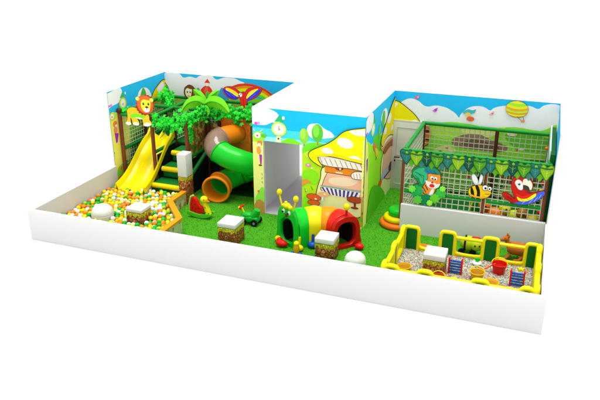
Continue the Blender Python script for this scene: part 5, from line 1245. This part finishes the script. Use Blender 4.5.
# small things on the green floor
t = thing('melon_rocker', (3.3, 2.66, .02), 'watermelon rocker toy with red seat and yellow duck head on green runners', 'rocker')
MG = mat('#58d828', .4, 'rocker_green')
sil = smooth([(2.98, .13), (3.12, .07), (3.3, .04), (3.5, .06), (3.66, .14), (3.62, .19), (3.45, .15), (3.28, .14), (3.12, .17), (3.0, .19)], 4)
for yy in (2.52, 2.72): part('runner', G().use(MG).prism(sil, plane('y', yy), -.04, 0), t)
sil = smooth([(3.06, .15), (3.05, .35), (3.10, .55), (3.17, .58), (3.24, .5), (3.32, .36), (3.44, .28), (3.46, .2), (3.36, .13), (3.2, .12)], 4)
part('melon_seat', G().use(RED).prism(sil, plane('y', 2.56), -.12, 0), t)
g = G().use(mat('#a8e060', .4)).tube([(u, 2.62, v) for u, v in ((3.02, .14), (3.0, .36), (3.06, .58), (3.14, .63))], .03, 8); part('melon_rind', g, t)
g = G().use(BLACK)
for u, v in ((3.1, .4), (3.14, .5), (3.13, .3), (3.2, .4), (3.22, .28), (3.3, .3), (3.2, .2), (3.32, .2)): g.ball((u, 2.557, v), .012, 1, (1, .5, 1.5))
part('seeds', g, t)
part('duck_neck', G().use(YEL).tube([(3.56, 2.62, .14), (3.53, 2.62, .28), (3.47, 2.62, .42), (3.46, 2.62, .5)], [.09, .08, .06, .06], 12), t)
hd = part('duck_head', G().use(YEL).ball((3.45, 2.62, .55), .10, 3), t)
part('beak', G().use(ORANGE).ball((3.56, 2.60, .52), .045, 2, (1.5, 1, .6)), hd); part('eye', G().use(BLACK).ball((3.49, 2.53, .58), .014, 2), hd)
g = G().use(mat('#206030', .5))
for u, v in ((3.5, .36), (3.44, .3), (3.52, .22), (3.6, .2), (3.46, .2)): g.ball((u, 2.545, v), .018, 1)
part('spots', g, t)
t = thing('toy_car', (4.72, 2.72, .02), 'small green ride-on car with black wheels and red and yellow steering handle', 'ride-on toy')
CG = mat('#14b82c', .35, 'toy_car_green', coat=.06)
part('body', G().use(CG).box(4.50, 4.98, 2.58, 2.84, .10, .26, .05, seg=4), t)
part('seat_back', G().use(CG).tube([(4.84, 2.71, .24), (4.9, 2.71, .34), (4.94, 2.71, .44)], [.12, .11, .08], 16), t)
part('bonnet', G().use(CG).ball((4.66, 2.71, .26), .12, 3, (1.5, 1, .7)), t)
for x_ in (4.58, 4.90):
    for y_ in (2.54, 2.84):
        w = part('wheel', G().use(BLACK).tube([(x_, y_, .11), (x_, y_+.05, .11)], .095, 20), t); part('rim', G().use(mat('#909090', .4)).tube([(x_, y_-.006, .11), (x_, y_, .11)], .035, 12), w)
part('steering_stem', G().use(YEL).bar((4.58, 2.71, .28), (4.50, 2.71, .44), .02), t)
part('steering_handle', G().use(RED).tube([(4.50, 2.60, .45), (4.47, 2.71, .47), (4.50, 2.82, .45)], .03, 8).use(YEL).ball((4.44, 2.71, .43), .045, 2), t)
t = thing('spring_toy', (6.5, 1.50, .02), 'little orange-yellow toy with blue feet in front of the caterpillar head', 'toy')
part('body', G().use(mat('#f8b010', .4)).tube([(6.5, 1.42, .10), (6.5, 1.42, .2), (6.5, 1.42, .30)], [.06, .08, .06], 12), t)
part('head', G().use(YEL).ball((6.5, 1.42, .33), .065, 3), t)
for s_ in (-1, 1): part('foot', G().use(BLUE).ball((6.5+s_*.09, 1.40, .07), .055, 3, (1.3, 1, .9)), t)

# ------------------------------------------------------------------ light, camera
w = bpy.data.worlds.new('World'); S.world = w; w.use_nodes = True
bg = w.node_tree.nodes['Background']; bg.inputs[0].default_value = (1, 1, 1, 1); bg.inputs[1].default_value = 1.02
sun = bpy.data.lights.new('studio_key', 'SUN'); sun.energy = 2.6; sun.angle = R(30); sun.color = (1, .985, .96)
so = bpy.data.objects.new('studio_key', sun); C.objects.link(so); so.rotation_euler = (R(3), R(2), 0); so.location = (6, 0, 12)
cd = bpy.data.cameras.new('camera'); co = bpy.data.objects.new('camera', cd); C.objects.link(co)
co.location = (11.3595, -11.4830, 7.0760); co.rotation_euler = (1.182283, -.000615, .354385)
cd.sensor_width = 36; cd.lens = 654.913/600*36; cd.clip_end = 400; S.camera = co
S.view_settings.view_transform = 'Standard'; S.view_settings.look = 'None'; S.view_settings.exposure = .30; S.view_settings.gamma = 1
S.render.engine = 'CYCLES'
